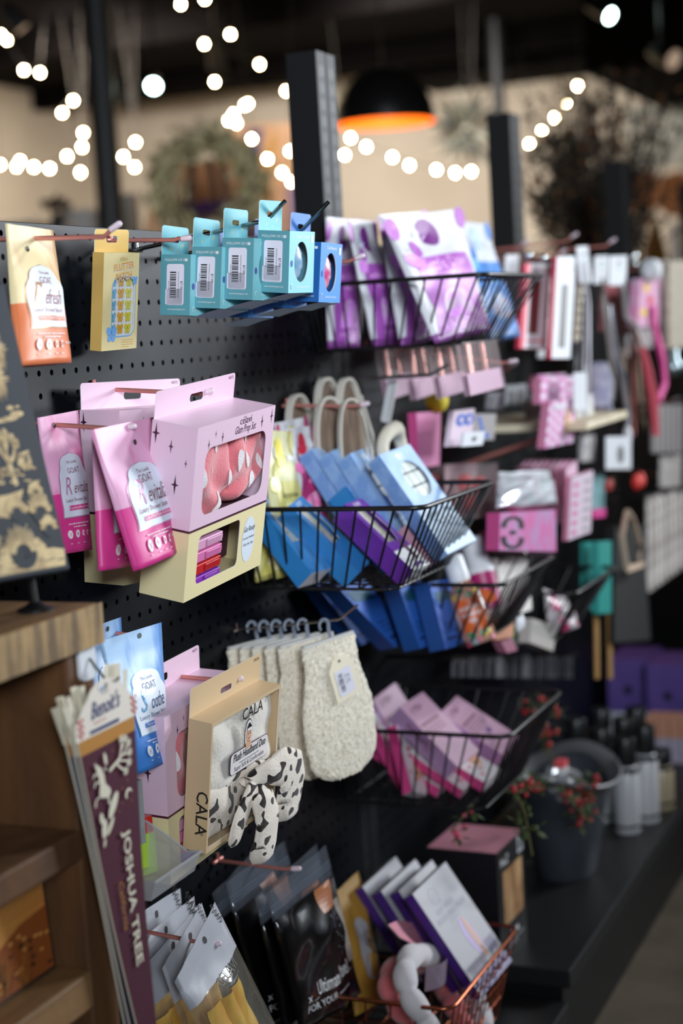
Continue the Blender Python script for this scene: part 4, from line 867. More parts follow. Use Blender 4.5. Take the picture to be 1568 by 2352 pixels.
def fruit(label, c4, seed):
    wf = mat('milky_film', (186, 188, 196), .5); cw = film('fruit_window', gloss=.12, rough=.12, cover=.08, ccol=(230, 226, 210))
    p = Pouch('fruit_pouch', label, 'snack pouch', c4, .022, [(0, .66, cw), (.66, 1, wf)], 'white topped fruit pouches', seed=seed, wr=.003, flare=.8, nu=12)
    w, h, F = p.w, p.h, p.F; m = M(); G = lambda x, z: F(x, z, .0012); m.text('45065', .40*w, .95*h, .085*w, G, INK, rot=-1.2); m.text('CELAVI', .12*w, .60*h, .12*w, G, mat('grey_ink', (110, 110, 110), .5)); fine(m, .12*w, .57*h, .3*w, 2, .008*h, G, mat('grey_ink', (110, 110, 110), .5), .001, 'c'); m.build('printed_lettering', p.t)
    fr = mat('dried_mango', (226, 166, 26), .5, mix=((240, 196, 70), 40, .4, .6, (1, 1, .3)))
    for i in range(3):
        m = M(); m.grid(lambda u, v: p.S(.2+i*.2+.22*u, .04+.46*v, 1, -.008+.005*math.sin(math.pi*u)-.001*i), 6, 10, fr); m.build('fruit_slice', p.t, smooth=180)
    m = M(); m.ell(.12*w, .925*h, .0035, .0045, lambda x, z: F(x, z, .001), mat('hole_grey', (70, 64, 64), .6), 12); m.build('punched_hole', p.t)
fruit('fruit pouch in front, yellow fruit showing in its window', crn([(400, 2256), (493, 2071), (636, 2360), (500, 2450)], (.15, .146, .17, .172)), 1); fruit('fruit pouch second from the hook\'s free end', crn([(372, 2225), (463, 2073), (560, 2370), (452, 2460)], (.118, .116, .135, .137)), 2)
fruit('fruit pouch third from the hook\'s free end', crn([(270, 2290), (459, 2074), (500, 2380), (350, 2480)], (.092, .09, .105, .107)), 3); fruit('fruit pouch fourth from the hook\'s free end', crn([(256, 2215), (446, 2058), (470, 2370), (300, 2460)], (.066, .064, .078, .08)), 4)
fruit('fruit pouch nearest the wall under the clear bin', crn([(252, 2140), (414, 2040), (440, 2350), (290, 2430)], (.034, .032, .045, .047)), 5)
hook_at((335, 2130), .06, (508, 2168), 'rose peg hook carrying the white topped fruit pouches', rise=.003)

# ------------------------------------------------------------------ clear bin on the panel
t = thing('clear_bin', 'frosted clear plastic bin hung on the panel beside the pennants', 'bin', (.100, 1.425, .628), (0, 0, 0)); FB = mat('frosted_plastic', (190, 192, 196), .3, alpha=.5)
m = M(); w2, d2 = .050, .086
prof = [(d2, .058), (d2-.01, .060), (-d2*.2, .052), (-d2*.6, .032), (-d2*.8, .020), (-d2, .021)]
for sx in (-1, 1):
    x = sx*w2; m.add([(x*.94, d2, 0), (x*.94, -d2+.008, 0)]+[(x, y, z) for y, z in reversed(prof)], [tuple(range(8))], FB)
    m.tube([(x, y, z) for y, z in prof], .0017, FB, 6)
m.quad((-w2*.94, -d2+.008, 0), (w2*.94, -d2+.008, 0), (w2, -d2, .021), (-w2, -d2, .021), FB); m.quad((-w2*.94, d2, 0), (w2*.94, d2, 0), (w2, d2, .058), (-w2, d2, .058), FB); m.quad((-w2*.94, d2, 0), (-w2*.94, -d2+.008, 0), (w2*.94, -d2+.008, 0), (w2*.94, d2, 0), FB)
m.tube([(-w2, -d2, .021), (w2, -d2, .021)], .0017, FB, 6); m.build('bin_shell', t)
for lab, c, px_, sz in (('lime green packet inside the clear bin', (178, 214, 70), (330, 1985), (.03, .012, .045)), ('red packet inside the clear bin', (206, 50, 40), (333, 1945), (.018, .012, .045)), ('clear packet with round white stickers beside the clear bin', (150, 156, 156), (318, 1915), (.014, .010, .07))):
    b = Box('packet', lab, 'packet', sz, P(px_[0], px_[1]+22, .115), (0, 0, -20), [(0, 1, mat('packet_%d' % c[0], c, .3, coat=.5))], ())
# ------------------------------------------------------------------ generic flat goods for the far bays: slabs given by their four front corners
class Slab:
    def __init__(s, name, label, cat, px4, xs, thick, mt, side=None, group=None, part='card', bevel=0, back=None):
        c = [P(x, y, X) for (x, y), X in zip(px4, xs)]; o = (c[2]+c[3])/2
        s.t = thing(name, label, cat, o, wall=False, group=group); TL, TR, BR, BL = [q-o for q in c]
        n = (BR-BL+TR-TL).cross(TL-BL+TR-BR).normalized()
        if n.x < 0: n = -n
        s.n = n; s.c = (TL, TR, BR, BL); s.w = (TR-TL).length; s.h = (TL-BL).length; k = -n*thick; m = M()
        m.quad(BL, BR, TR, TL, mt); sd = side or mt
        m.quad(BL+k, TL+k, TR+k, BR+k, sd)
        for a, b in ((BL, TL), (TL, TR), (TR, BR), (BR, BL)): m.quad(a, b, b+k, a+k, sd)
        s.o = m.build(part, s.t, bevel=bevel)
    def F(s, x, z, e=.0008):
        TL, TR, BR, BL = s.c; u, v = x+.5, z
        return (BL*(1-u)+BR*u)*(1-v)+(TL*(1-u)+TR*u)*v + s.n*e
def q4(x0, y0, x1, y1, sk=0, rise=0):
    """upright oblong in the photograph: sk leans the foot to the right, rise lifts the far side"""
    return [(x0, y0), (x1, y0-rise), (x1+sk, y1-rise), (x0+sk, y1)]
SW = mat('soft_white', (226, 230, 236), .4, coat=.2)
RED = mat('signal_pink', (226, 60, 90), .4); MAR = mat('maroon_window', (110, 44, 50), .5)
# rose hooks over the second and third bay
for k, (a, b, lab) in enumerate((((1085, 578), (1214, 551), 'rose peg hook over the top basket\'s far end'), ((1122, 576), (1326, 535), 'rose peg hook over the white boxed cards, upper one'), ((1150, 586), (1414, 548), 'long rose peg hook reaching towards the far post'),
                        ((1140, 600), (1300, 572), 'rose peg hook carrying the white card boxes'), ((1105, 850), (1186, 830), 'rose peg hook beside the clear brush packs'), ((1300, 640), (1420, 610), 'rose peg hook carrying the white tags'), ((1350, 630), (1500, 600), 'rose peg hook at the top right over the striped pouch'))):
    hook_at(a, .02, b, lab, rise=.012)
s = Slab('boxed_card', 'white card box with maroon window and pink edge beyond the top basket', 'card box', [(1207, 605), (1280, 606), (1263, 802), (1193, 800)], (.16, .165, .18, .175), .008, SW, RED, 'white boxed cards'); m = M(); m.area(lambda z: -.30, lambda z: .02, .17, .80, s.F, MAR, 2, 2); m.area(lambda z: -.5, lambda z: -.37, 0, 1, s.F, RED, 2, 2); [m.area(lambda z: .22, lambda z: .34, .36+.045*k, .385+.045*k, s.F, mat('grey_ink', (110, 110, 110), .5), 1, 1) for k in range(7)]; m.area(lambda z: -.3, lambda z: .3, .08, .10, s.F, RED, 1, 1); m.build('printed_front', s.t)
s = Slab('boxed_card', 'taller white card box with a dark grey window strip', 'card box', [(1279, 590), (1322, 588), (1309, 823), (1266, 823)], (.20, .205, .22, .215), .008, SW, RED, 'white boxed cards'); m = M(); m.area(lambda z: -.18, lambda z: .16, .10, .72, s.F, mat('grey_window', (92, 88, 86), .5), 2, 2); m.area(lambda z: -.2, lambda z: .25, .86, .885, s.F, mat('coral_line', (226, 130, 130), .5), 1, 1); m.build('printed_front', s.t)
Slab('price_card', 'small white card behind the top basket\'s far corner', 'card', [(1162, 585), (1192, 584), (1188, 640), (1158, 640)], (.1, .1, .1, .1), .002, SW)
Slab('price_card', 'white card hanging lower between the two card boxes', 'card', [(1236, 800), (1252, 800), (1250, 822), (1234, 822)], (.1, .1, .1, .1), .002, SW)
# white bead garland
GB_ = P(1326, 590, .2); t = thing('bead_garland', 'strand of cream wooden beads hanging beside the tall card box', 'garland', P(1322, 790, .2), wall=False); base = P(1322, 790, .2); BE = mat('cream_bead', (226, 214, 190), .5)
for k in range(9):
    c = P(1334-k*1.4, 608+k*21, .2)-base; m = M(); m.ball(c, .0085, BE, 12, 8); m.build('bead', t, smooth=180)
m = M(); m.tube([GB_-base, P(1322, 790, .2)-base], .0008, SW, 5); m.build('string', t)
# white swing tags and long necklaces
def necklace(label, top, low, X, wd, col, r=.0022, pend=None):
    a = P(*top, X); b = P(*low, X); o = b; t = thing('necklace', label, 'necklace', o, wall=False, group='long necklaces on tags'); m = M(); mt = mat('chain_%d' % col[0], col, .3, metal=.6)
    for s_ in (-1, 1): m.tube([a-o+Vector((0, s_*.004, 0)), a-o+Vector((.004, s_*wd*.8, -.08)), (a-o)*.45+Vector((.006, s_*wd, 0)), Vector((.004, s_*wd*.6, .03)), Vector((0, s_*.003, .0))], r, mt, 6)
    m.build('chain', t, smooth=60)
    if pend: m = M(); m.ball((0, 0, -.01), pend, mat('pendant_pearl', (216, 216, 220), .3), 10, 8, (.6, 1, 1.4)); m.build('pendant', t, smooth=180)
SIL = (204, 202, 208)
def swing(label, x0, y0, x1, y1, X, sk=-3): 
    s = Slab('swing_tag', label, 'tag', q4(x0, y0, x1, y1, sk, 1), (X,)*4, .0015, SW, group='white necklace tags', part='card'); m = M(); m.ell(0, .78, .12, .06, s.F, mat('grey_ink', (110, 110, 110), .5), 12); m.ell(.0, .6, .1, .05, s.F, mat('mint_ink', (120, 180, 160), .5), 12); m.build('printed_mark', s.t)
swing('white necklace tag beside the cream beads, lying over their top', 1324, 566, 1350, 650, .21, 8); swing('grey white necklace tag, left one of the pair under the long rose hook', 1366, 588, 1398, 652, .18); swing('bright white necklace tag, right one of the pair under the long rose hook', 1402, 588, 1440, 656, .24)
necklace('silver necklace hanging longest, its pendant below the pink checked boxes', (1340, 600), (1340, 1006), .22, .020, SIL, pend=.006); necklace('pale flat necklace strap under the left of the paired tags', (1382, 640), (1404, 920), .18, .012, (196, 190, 184), .004); necklace('pale necklace under the right of the paired tags', (1430, 640), (1472, 830), .24, .012, (210, 206, 206), .0035)
necklace('silver necklace hanging behind the cream beads', (1330, 640), (1322, 880), .1, .018, (150, 148, 150)); necklace('pale necklace with clustered pendant over the large price card', (1402, 700), (1440, 990), .22, .02, SIL, .003, .016)
for k in range(7): pass
s = Slab('price_card', 'large white price card hanging under the necklaces', 'card', q4(1392, 1003, 1449, 1078, 0, 1), (.24,)*4, .002, SW); m = M(); m.ell(.05, .45, .14, .28, s.F, mat('grey_ink', (110, 110, 110), .5), 16); m.build('printed_mark', s.t)
s = Slab('price_card', 'white price card over the pink checked boxes', 'card', q4(1318, 856, 1347, 942, 0, 1), (.24,)*4, .002, SW)
def band(name, label, cat, pts, X, wd, th, col, rough=.7, group=None, mix=None):
    c = [P(x, y, X) for x, y in pts]; o = c[-1]; t = thing(name, label, cat, o, wall=False, group=group); m = M(); L = len(c); vs = []
    m.tube([q-o for q in c], lambda u: wd*(.75+.25*math.sin(math.pi*u)), mat(label[:24], col, rough, mix=mix, sheen=.2), 10, flat=(.45, 1)); m.build('strap', t, smooth=60)
band('hair_band', 'coral hair band hanging at the far right hook', 'hair band', [(1474, 800), (1486, 850), (1500, 920), (1506, 1000)], .26, .011, .003, (236, 96, 110), group='fabric hair bands'); band('hair_band', 'hot pink looped hair band behind the coral one', 'hair band', [(1500, 700), (1504, 760), (1520, 820), (1526, 880), (1512, 920)], .25, .016, .003, (226, 60, 150), group='fabric hair bands')
band('hair_band', 'white hair band top of the coral one', 'hair band', [(1452, 740), (1466, 780), (1476, 830)], .24, .010, .003, (232, 220, 212), group='fabric hair bands'); band('bead_strand', 'red brown bead strand hanging straight', 'bead strand', [(1450, 790), (1453, 860), (1455, 940), (1456, 1000)], .2, .008, .003, (158, 74, 56), group='long bead strands'); band('bead_strand', 'tan bead strand left of the red brown one', 'bead strand', [(1432, 800), (1434, 870), (1437, 960), (1440, 1010)], .2, .007, .003, (150, 120, 86), group='long bead strands')
band('bead_strand', 'pale tan bead strand right of the red brown one', 'bead strand', [(1466, 800), (1468, 880), (1476, 960), (1482, 990)], .18, .006, .003, (190, 160, 130), group='long bead strands')
band('scarf', 'pale lilac scrunched scarf hanging under the necklaces', 'scarf', [(1376, 835), (1384, 880), (1380, 930), (1392, 950)], .2, .022, .004, (206, 204, 224), .8, mix=((176, 176, 206), 40, .4, .6))
s = Slab('striped_pouch', 'clear pouch of pink, blue and yellow trinkets at the top right', 'pouch', q4(1470, 640, 1520, 752, -8, 2), (.24,)*4, .02, mat('pink_trinkets', (226, 140, 180), .4, mix=((206, 180, 206), 60, .4, .6))); m = M()
for x, z, c in ((-.2, .8, (236, 200, 50)), (.0, .55, (220, 60, 90)), (.15, .3, (90, 120, 210)), (-.25, .3, (240, 210, 60))): m.ell(x, z, .14, .08, s.F, mat('trinket_%d_%d' % (c[0], c[1]), c, .4), 12)
m.build('trinkets', s.t)
for k, (x0, y0, x1, y1, c, X) in enumerate(((1384, 652, 1420, 760, (176, 92, 100), .12), (1424, 660, 1462, 770, (150, 96, 106), .15), (1408, 770, 1446, 820, (190, 186, 190), .12), (1352, 840, 1376, 930, (150, 146, 150), .1), (1470, 756, 1500, 800, (200, 190, 196), .14), (1500, 600, 1536, 660, (206, 196, 200), .18), (1336, 1000, 1366, 1060, (200, 196, 196), .1), (1520, 1046, 1566, 1120, (196, 190, 186), .2))):
    Slab('trinket_pack', ('dusty red trinket pack behind the paired tags, left one', 'dusty red trinket pack behind the paired tags, right one', 'pale grey pack below the dusty red ones', 'grey pack beside the lilac scarf', 'pale pack under the striped trinket pouch', 'pale pinkish pack right of the white pompom', 'pale pack left of the large white price card', 'pale pack between the grey strips and pale strips')[k], 'pack', q4(x0, y0, x1, y1, -2, 2), (X,)*4, .006, mat('trinkets_%d' % k, c, .3, coat=.5, mix=(tuple(min(255, q+50) for q in c), 70, .45, .6)), group='hanging trinket packs')
t = thing('pompom', 'white pompom hanging above the striped trinket pouch', 'pompom', P(1494, 640, .25), wall=False); m = M(); rr = random.Random(2); m.ball((0, 0, .018), .024, mat('pompom_white', (232, 234, 238), .9, sheen=.5), 18, 12, (1, 1, 1), lambda v: v*(1+rr.uniform(-.12, .12))); m.build('fluff', t, smooth=180)
s = Slab('waffle_mitt', 'beige waffle bath mitt hanging at the right edge', 'bath mitt', q4(1536, 600, 1590, 800, 2, 4), (.26,)*4, .015, mat('beige_waffle', (186, 176, 160), .9, bump=(160, 1), mix=((160, 150, 132), 90, .4, .6)))
for k, (x, y, r) in enumerate(((1216, 586, .006), (1249, 592, .007), (1454, 588, .010), (1456, 606, .008))):
    t = thing('glass_charm', ('clear glass charm catching light, left one over the card box', 'clear glass charm catching light, right one over the card box', 'round clear charm glinting under the far hook', 'second clear charm just under the round glinting one')[k], 'charm', P(x, y, .2), wall=False, group='glinting clear charms'); m = M(); m.ball((0, 0, 0), r, mat('mirror_charm', (235, 245, 245), .12, metal=1), 14, 10); m.build('charm_body', t, smooth=180)
t = thing('silver_shaker', 'silver bottle hanging under the beige waffle mitt', 'bottle', P(1546, 862, .24), wall=False); m = M(); m.lathe([(.014, 0), (.02, .01), (.02, .025), (.012, .04), (.012, .075), (.008, .085), (0, .088)], mat('brushed_silver', (176, 192, 196), .25, metal=.9), 16); m.build('bottle_body', t, smooth=50)

# clear packs of rose brushes under the top basket
CP = film('brush_pack_film', gloss=.14, rough=.12, cover=.12, ccol=(226, 206, 206)); RG = mat('rose_gold', (222, 160, 150), .25, metal=.7); LK = mat('lilac_backer', (206, 160, 192), .45)
for k, (x0, y0, x1, y1, X, lab) in enumerate(((878, 800, 936, 918, .06, 'clear brush pack nearest the panel, mauve base'), (940, 800, 994, 918, .12, 'second clear brush pack from the panel, mauve base'), (1000, 796, 1060, 914, .18, 'third clear brush pack from the panel, mauve base'), (1066, 788, 1140, 908, .25, 'clear brush pack farthest out on its hook, mauve base'))):
    s = Slab('brush_pack', lab, 'brush pack', [(x0, y0), (x1, y0-8), (x1+22, y1-20), (x0+20, y1)], (X, X+.004, X+.012, X+.01), .014, CP, group='clear rose brush packs', part='clear_sleeve'); m = M(); m.area(lambda z: -.5, lambda z: .5, .0, .42, lambda x, z: s.F(x, z, -.004), LK, 2, 2); m.area(lambda z: -.5, lambda z: .5, .0, .42, lambda x, z: s.F(x, z, -.012), LK, 2, 2); m.build('mauve_insert', s.t)
    for x in (-.30, .12):
        m = M(); m.tube([s.F(x, .40, -.008), s.F(x+.02, .98, -.008)], .0042, RG, 8); m.build('brush_handle', s.t, smooth=60)
hook_at((900, 790), .05, (1188, 828), 'rose peg hook carrying the clear brush packs', rise=.006)
t = thing('yellow_sponge', 'yellow cosmetic sponge behind the mauve brush packs', 'sponge', P(1004, 938, .12), wall=False); m = M(); m.ball((0, 0, .012), .022, mat('sponge_yellow', (222, 204, 40), .8), 14, 10, (.8, 1.3, .9)); m.build('sponge_body', t, smooth=180)
Slab('magenta_pack', 'magenta and pink tall pack under the brush packs', 'pack', [(956, 948), (1012, 944), (1010, 1068), (962, 1076)], (.12,)*4, .015, mat('pink_pack_front', (206, 130, 170), .35, coat=.3), mat('magenta_side', (190, 70, 126), .35))
s = Slab('goggle_card', 'pale pink card with a blue eye mask design', 'card', [(1042, 944), (1090, 938), (1082, 1022), (1030, 1026)], (.17,)*4, .008, mat('pale_pink_pack', (234, 214, 230), .35, coat=.3)); m = M(); BLU = mat('goggle_blue', (56, 110, 206), .4)
for x in (-.12, .25): m.ell(x, .72, .22, .17, s.F, BLU, 16); m.ell(x, .72, .10, .08, lambda a, b: s.F(a, b, .0016), mat('pale_pink_pack', (234, 214, 230), .35), 12)
m.build('printed_mask', s.t)
s = Slab('scissor_pack', 'clear pack with blue handles beside the eye mask card', 'pack', [(1092, 950), (1140, 950), (1134, 1010), (1088, 1012)], (.16,)*4, .01, mat('grey_pack', (176, 172, 172), .3, coat=.4)); m = M(); m.line([(-.35, .9), (-.1, .3), (.2, .1)], .12, s.F, BLU); m.build('blue_handle', s.t)
s = Slab('price_card', 'white price card clipped on the cream shelf\'s front', 'card', [(1066, 994), (1114, 990), (1108, 1022), (1062, 1026)], (.21,)*4, .004, SW); m = M(); m.ell(0, .5, .12, .2, s.F, mat('grey_ink', (110, 110, 110), .5), 12); m.build('printed_mark', s.t)
# cream wooden shelf with a grey box
t = thing('cream_shelf', 'cream wooden shelf bracketed on the second bay', 'shelf', (0, 3.02, P(1150, 1040, .27).z), wall=False); m = M(); m.box(0, .27, -.17, .15, -.008, .006, mat('cream_wood', (226, 214, 186), .6, mix=((206, 190, 158), 30, .4, .6, (.2, 1, 1)))); m.build('shelf_board', t, bevel=.002); 
for y in (-.14, .12): m = M(); m.tube([(.0, y, -.075), (.22, y, -.009)], .004, ROSE, 8); m.build('rose_bracket', t)
ps = P(1178, 1000, .17); bx_ = Box('grey_tray_box', 'grey felt storage box on the cream shelf', 'box', (.13, .10, .038), (.17, 3.03, P(1150, 1040, .27).z+.0065), (0, 0, 0), [(0, 1, mat('pale_grey_felt', (206, 206, 204), .8))], (), side=mat('grey_felt', (150, 144, 138), .85))
t = thing('paper_flower', 'white paper flower lying on the grey felt box', 'ornament', (.16, 3.03, P(1150, 1040, .27).z+.045), wall=False); m = M(); 
for k in range(9): a = k*.7; m.ball((.018*math.cos(a), .022*math.sin(a), .010), .014, SW, 8, 6, (1, 1, .5))
m.ball((0, 0, .016), .013, SW, 8, 6); m.build('petals', t, smooth=180)
for k, (x0, y0, x1, y1, X) in enumerate(((1120, 902, 1160, 942, .14), (1165, 884, 1210, 930, .12), (1215, 890, 1232, 940, .1))):
    Slab('jewel_card', ('dark grey jewellery card, left of three over the cream shelf', 'silver jewellery card, middle of three over the cream shelf', 'narrow jewellery card, right of three over the cream shelf')[k], 'card', q4(x0, y0, x1, y1, -2, 3), (X,)*4, .004, mat('jewel_card_%d' % k, ((120, 120, 124), (176, 180, 182), (90, 90, 96))[k], .3, mix=((60, 60, 66), 90, .45, .6)), group='jewellery cards')
# pink checked boxes
def checked(label, px4, X, th=.014, rows=5, cols=4, win=False):
    s = Slab('checked_box', label, 'box', px4, X, th, mat('pale_lilac_check', (238, 214, 236), .4), mat('pink_side', (206, 126, 156), .4), 'pink checked boxes'); m = M(); C = mat('check_pink', (224, 150, 200), .4)
    for i in range(cols):
        for j in range(rows):
            if (i+j) % 2 == 0: x0 = -.5+i/cols; m.area(lambda z: x0, lambda z: x0+1/cols, j/rows, (j+1)/rows, s.F, C, 1, 1)
    if win: m.ell(.22, .5, .12, .30, lambda x, z: s.F(x, z, .0016), mat('kraft_window', (196, 156, 116), .6), 18); m.ell(-.1, .86, .25, .06, lambda x, z: s.F(x, z, .0016), SW, 12)
    m.build('printed_check', s.t)
checked('pink checked box, upper one beside the cream shelf', [(1243, 868), (1318, 864), (1314, 922), (1240, 928)], (.20,)*4); checked('pink checked box with oval kraft window, below the upper one', [(1262, 922), (1320, 916), (1316, 1016), (1250, 1030)], (.23,)*4, win=True, rows=9, cols=6)
checked('pink checked box at the back by the panel, top showing over the others', [(1234, 862), (1300, 858), (1296, 890), (1232, 894)], (.12,)*4)
# blender sponges in clear boxes
for k, (x0, y0, x1, y1, X) in enumerate(((1002, 1070, 1064, 1180, .08), (1070, 1066, 1142, 1192, .14))):
    s = Slab('sponge_pack', ('clear pack of coral sponges nearer the panel', 'clear pack with a round coral sponge, outer one')[k], 'sponge pack', q4(x0, y0, x1, y1, 2, 4), (X,)*4, .04, CP, group='clear coral sponge packs', part='clear_sleeve'); m = M(); m.quad(s.F(-.5, 0, -.038), s.F(.5, 0, -.038), s.F(.5, 1, -.038), s.F(-.5, 1, -.038), mat('grey_pink_backer', (190, 160, 166), .5)); m.build('backing', s.t)
    for q in ((-.2, .65), (.25, .6), (.0, .25)):
        m = M(); m.ball(s.F(q[0], q[1], -.02), .0135, mat('coral_sponge', (226, 96, 96), .8), 12, 8, (1, 1, 1.2)); m.build('sponge', s.t, smooth=180)
# silver pouch, pink bag with interlocked loops
IR = mat('iridescent_foil', (222, 238, 240), .22, metal=.35, bump=(40, .8), mix=((236, 236, 246), 20, .35, .6))
p = Pouch('silver_pouch', 'shiny silver foil pouch over the pink loops bag', 'pouch', crn([(1142, 1084), (1262, 1080), (1278, 1160), (1138, 1166)], (.20, .2, .24, .24)), .035, [(0, 1, IR)], seed=3, wr=.006, nu=16, nv=20)
s = Slab('loops_bag', 'pink bag printed with black interlocked loops', 'bag', [(1148, 1178), (1276, 1170), (1277, 1267), (1146, 1264)], (.24,)*4, .022, mat('mottled_pink', (230, 128, 186), .35, coat=.3, mix=((206, 160, 206), 30, .4, .62)), mat('magenta_side', (190, 70, 126), .35)); m = M()
for zc, a0 in ((.64, 0), (.30, 0)): m.line([(-.29+.15*math.cos(R(a)), zc+.22*math.sin(R(a))) for a in range(-20, 205, 15)] if zc > .5 else [(-.29+.15*math.cos(R(a)), zc+.22*math.sin(R(a))) for a in range(160, 385, 15)], .085, s.F, INK)
m.ell(-.29, .47, .06, .06, s.F, INK, 12); m.build('printed_loops', s.t)
for k in range(5): Slab('magenta_sleeve', ('magenta sleeve in the fan beside the loops bag, %s' % q if 0 else 'magenta sleeve fanned beside the loops bag') , 'sleeve', q4(1104+k*8, 1222, 1112+k*8, 1268, 0, 2), (.14+.015*k,)*4, .004, mat('dark_magenta', (150, 50, 96), .4), group='fanned magenta sleeves')
# fan of thin pink boxes
for k in range(9):
    x = 1188+k*14; X = .05+.021*k; mt = mat('thin_pink_%d' % (k % 3), ((226, 176, 206), (214, 160, 190), (236, 200, 222))[k % 3], .35, coat=.2)
    Slab('pink_sleeve', 'thin pink sleeve in the row behind the silver pouch', 'sleeve', [(x, 1078), (x+24, 1056), (x+30, 1190), (x+6, 1206)], (X,)*4, .004, mt, mat('pink_side', (206, 126, 156), .4), 'row of thin pink sleeves')
s = Slab('dotted_box', 'white and pink dotted box at the front of the thin sleeves', 'box', [(1312, 1096), (1362, 1080), (1356, 1222), (1304, 1242)], (.245,)*4, .010, mat('pale_pink_pack', (234, 214, 230), .35), mat('pink_side', (206, 126, 156), .4)); m = M()
for j in range(6): m.ell(-.28, .10+j*.15, .10, .035, s.F, mat('hot_pink', (220, 70, 150), .4), 10); m.ell(.25, .10+j*.15, .16, .03, s.F, mat('grey_green', (150, 160, 150), .4), 10)
m.build('printed_dots', s.t)
# third bay: teal pouches, red bow, black socks with a tag, pale strips
TL_ = mat('teal_pouch', (44, 150, 142), .4)
Slab('teal_pouch', 'teal pouch hanging left, mostly behind the wire basket', 'pouch', q4(1346, 1246, 1372, 1400, 0, 2), (.22,)*4, .012, TL_, group='teal pouches'); Slab('teal_pouch', 'teal pouch hanging right of the first', 'pouch', q4(1374, 1244, 1404, 1410, 0, 2), (.26,)*4, .012, TL_, group='teal pouches')
Slab('teal_card', 'pale teal card above the teal pouches', 'card', q4(1362, 1088, 1390, 1180, -2, 3), (.2,)*4, .004, mat('pale_teal', (130, 176, 180), .4)); Slab('pink_strip', 'hot pink strip beneath the pale teal card', 'card', q4(1364, 1170, 1392, 1190, -2, 3), (.21,)*4, .004, mat('hot_pink', (220, 70, 150), .4))
t = thing('red_bow', 'red fabric bow clipped over the pale strips', 'bow', P(1466, 1110, .26), wall=False); m = M(); RB = mat('red_fabric', (206, 44, 34), .7)
for s_ in (-1, 1): m.ball((0, s_*.020, .004), .02, RB, 12, 8, (.5, 1, .85))
m.ball((0, 0, .003), .009, RB, 10, 6); m.build('bow_loops', t, smooth=180)
t = thing('red_bow', 'small dark red bow left of the bright one', 'bow', P(1398, 1118, .26), wall=False); m = M(); 
for s_ in (-1, 1): m.ball((0, s_*.012, .003), .012, mat('dark_red_fabric', (150, 34, 30), .7), 12, 8, (.5, 1, 1.1))
m.build('bow_loops', t, smooth=180)
s = Slab('black_tights', 'pair of long black socks hanging with a looped beige tag', 'socks', [(1412, 1210), (1476, 1206), (1494, 1470), (1410, 1476)], (.25,)*4, .02, mat('black_knit', (14, 14, 15), .9))
t = thing('loop_tag', 'beige loop tag hanging on the black socks', 'tag', P(1448, 1322, .275), wall=False); base = P(1448, 1322, .275); m = M(); bt = mat('beige_tag', (206, 180, 156), .6)
m.tube([P(x, y, .272)-base for x, y in ((1440, 1172), (1428, 1230), (1440, 1310), (1466, 1296), (1470, 1250), (1452, 1190), (1440, 1172))], .006, bt, 6, flat=(.4, 1)); m.build('ribbon_loop', t, smooth=60); m = M(); a = [P(x, y, .276)-base for x, y in ((1440, 1316), (1478, 1302), (1480, 1290), (1442, 1298))]; m.quad(*a, bt); m.build('tag_card', t)
PS = mat('pale_strip', (222, 214, 208), .7, mix=((176, 166, 160), 40, .4, .6))
for k in range(8):
    x = 1488+k*11; Slab('pale_strip', 'pale fabric strip hanging in the row at the right edge', 'strip', q4(x, 1140-k*2, x+8, 1360-8*k, 1, 1), (.24+.006*(k % 3),)*4, .006, PS, group='row of pale hanging strips')
for k in range(6): 
    x = 1500+k*12; Slab('grey_strip', 'grey pack strip in the upper row at the right edge', 'strip', q4(x, 930, x+9, 1040, 0, 1), (.22,)*4, .006, mat('grey_strip', (150, 146, 146), .5, coat=.3), group='upper row of grey strips')
for k, (x, y) in enumerate(((1366, 1462), (1396, 1462))): Slab('mustard_ribbon', ('mustard ribbon hanging left below the far basket', 'mustard ribbon hanging right below the far basket')[k], 'ribbon', q4(x, 1410, x+9, 1560, 2, 1), (.24,)*4, .003, mat('mustard', (150, 110, 50), .7), group='mustard ribbons')
hook_at((1440, 1070), .05, (1562, 1096), 'rose peg hook over the pale strips', rise=.006); hook_at((1490, 920), .05, (1560, 916), 'rose peg hook over the grey strips', rise=.006)

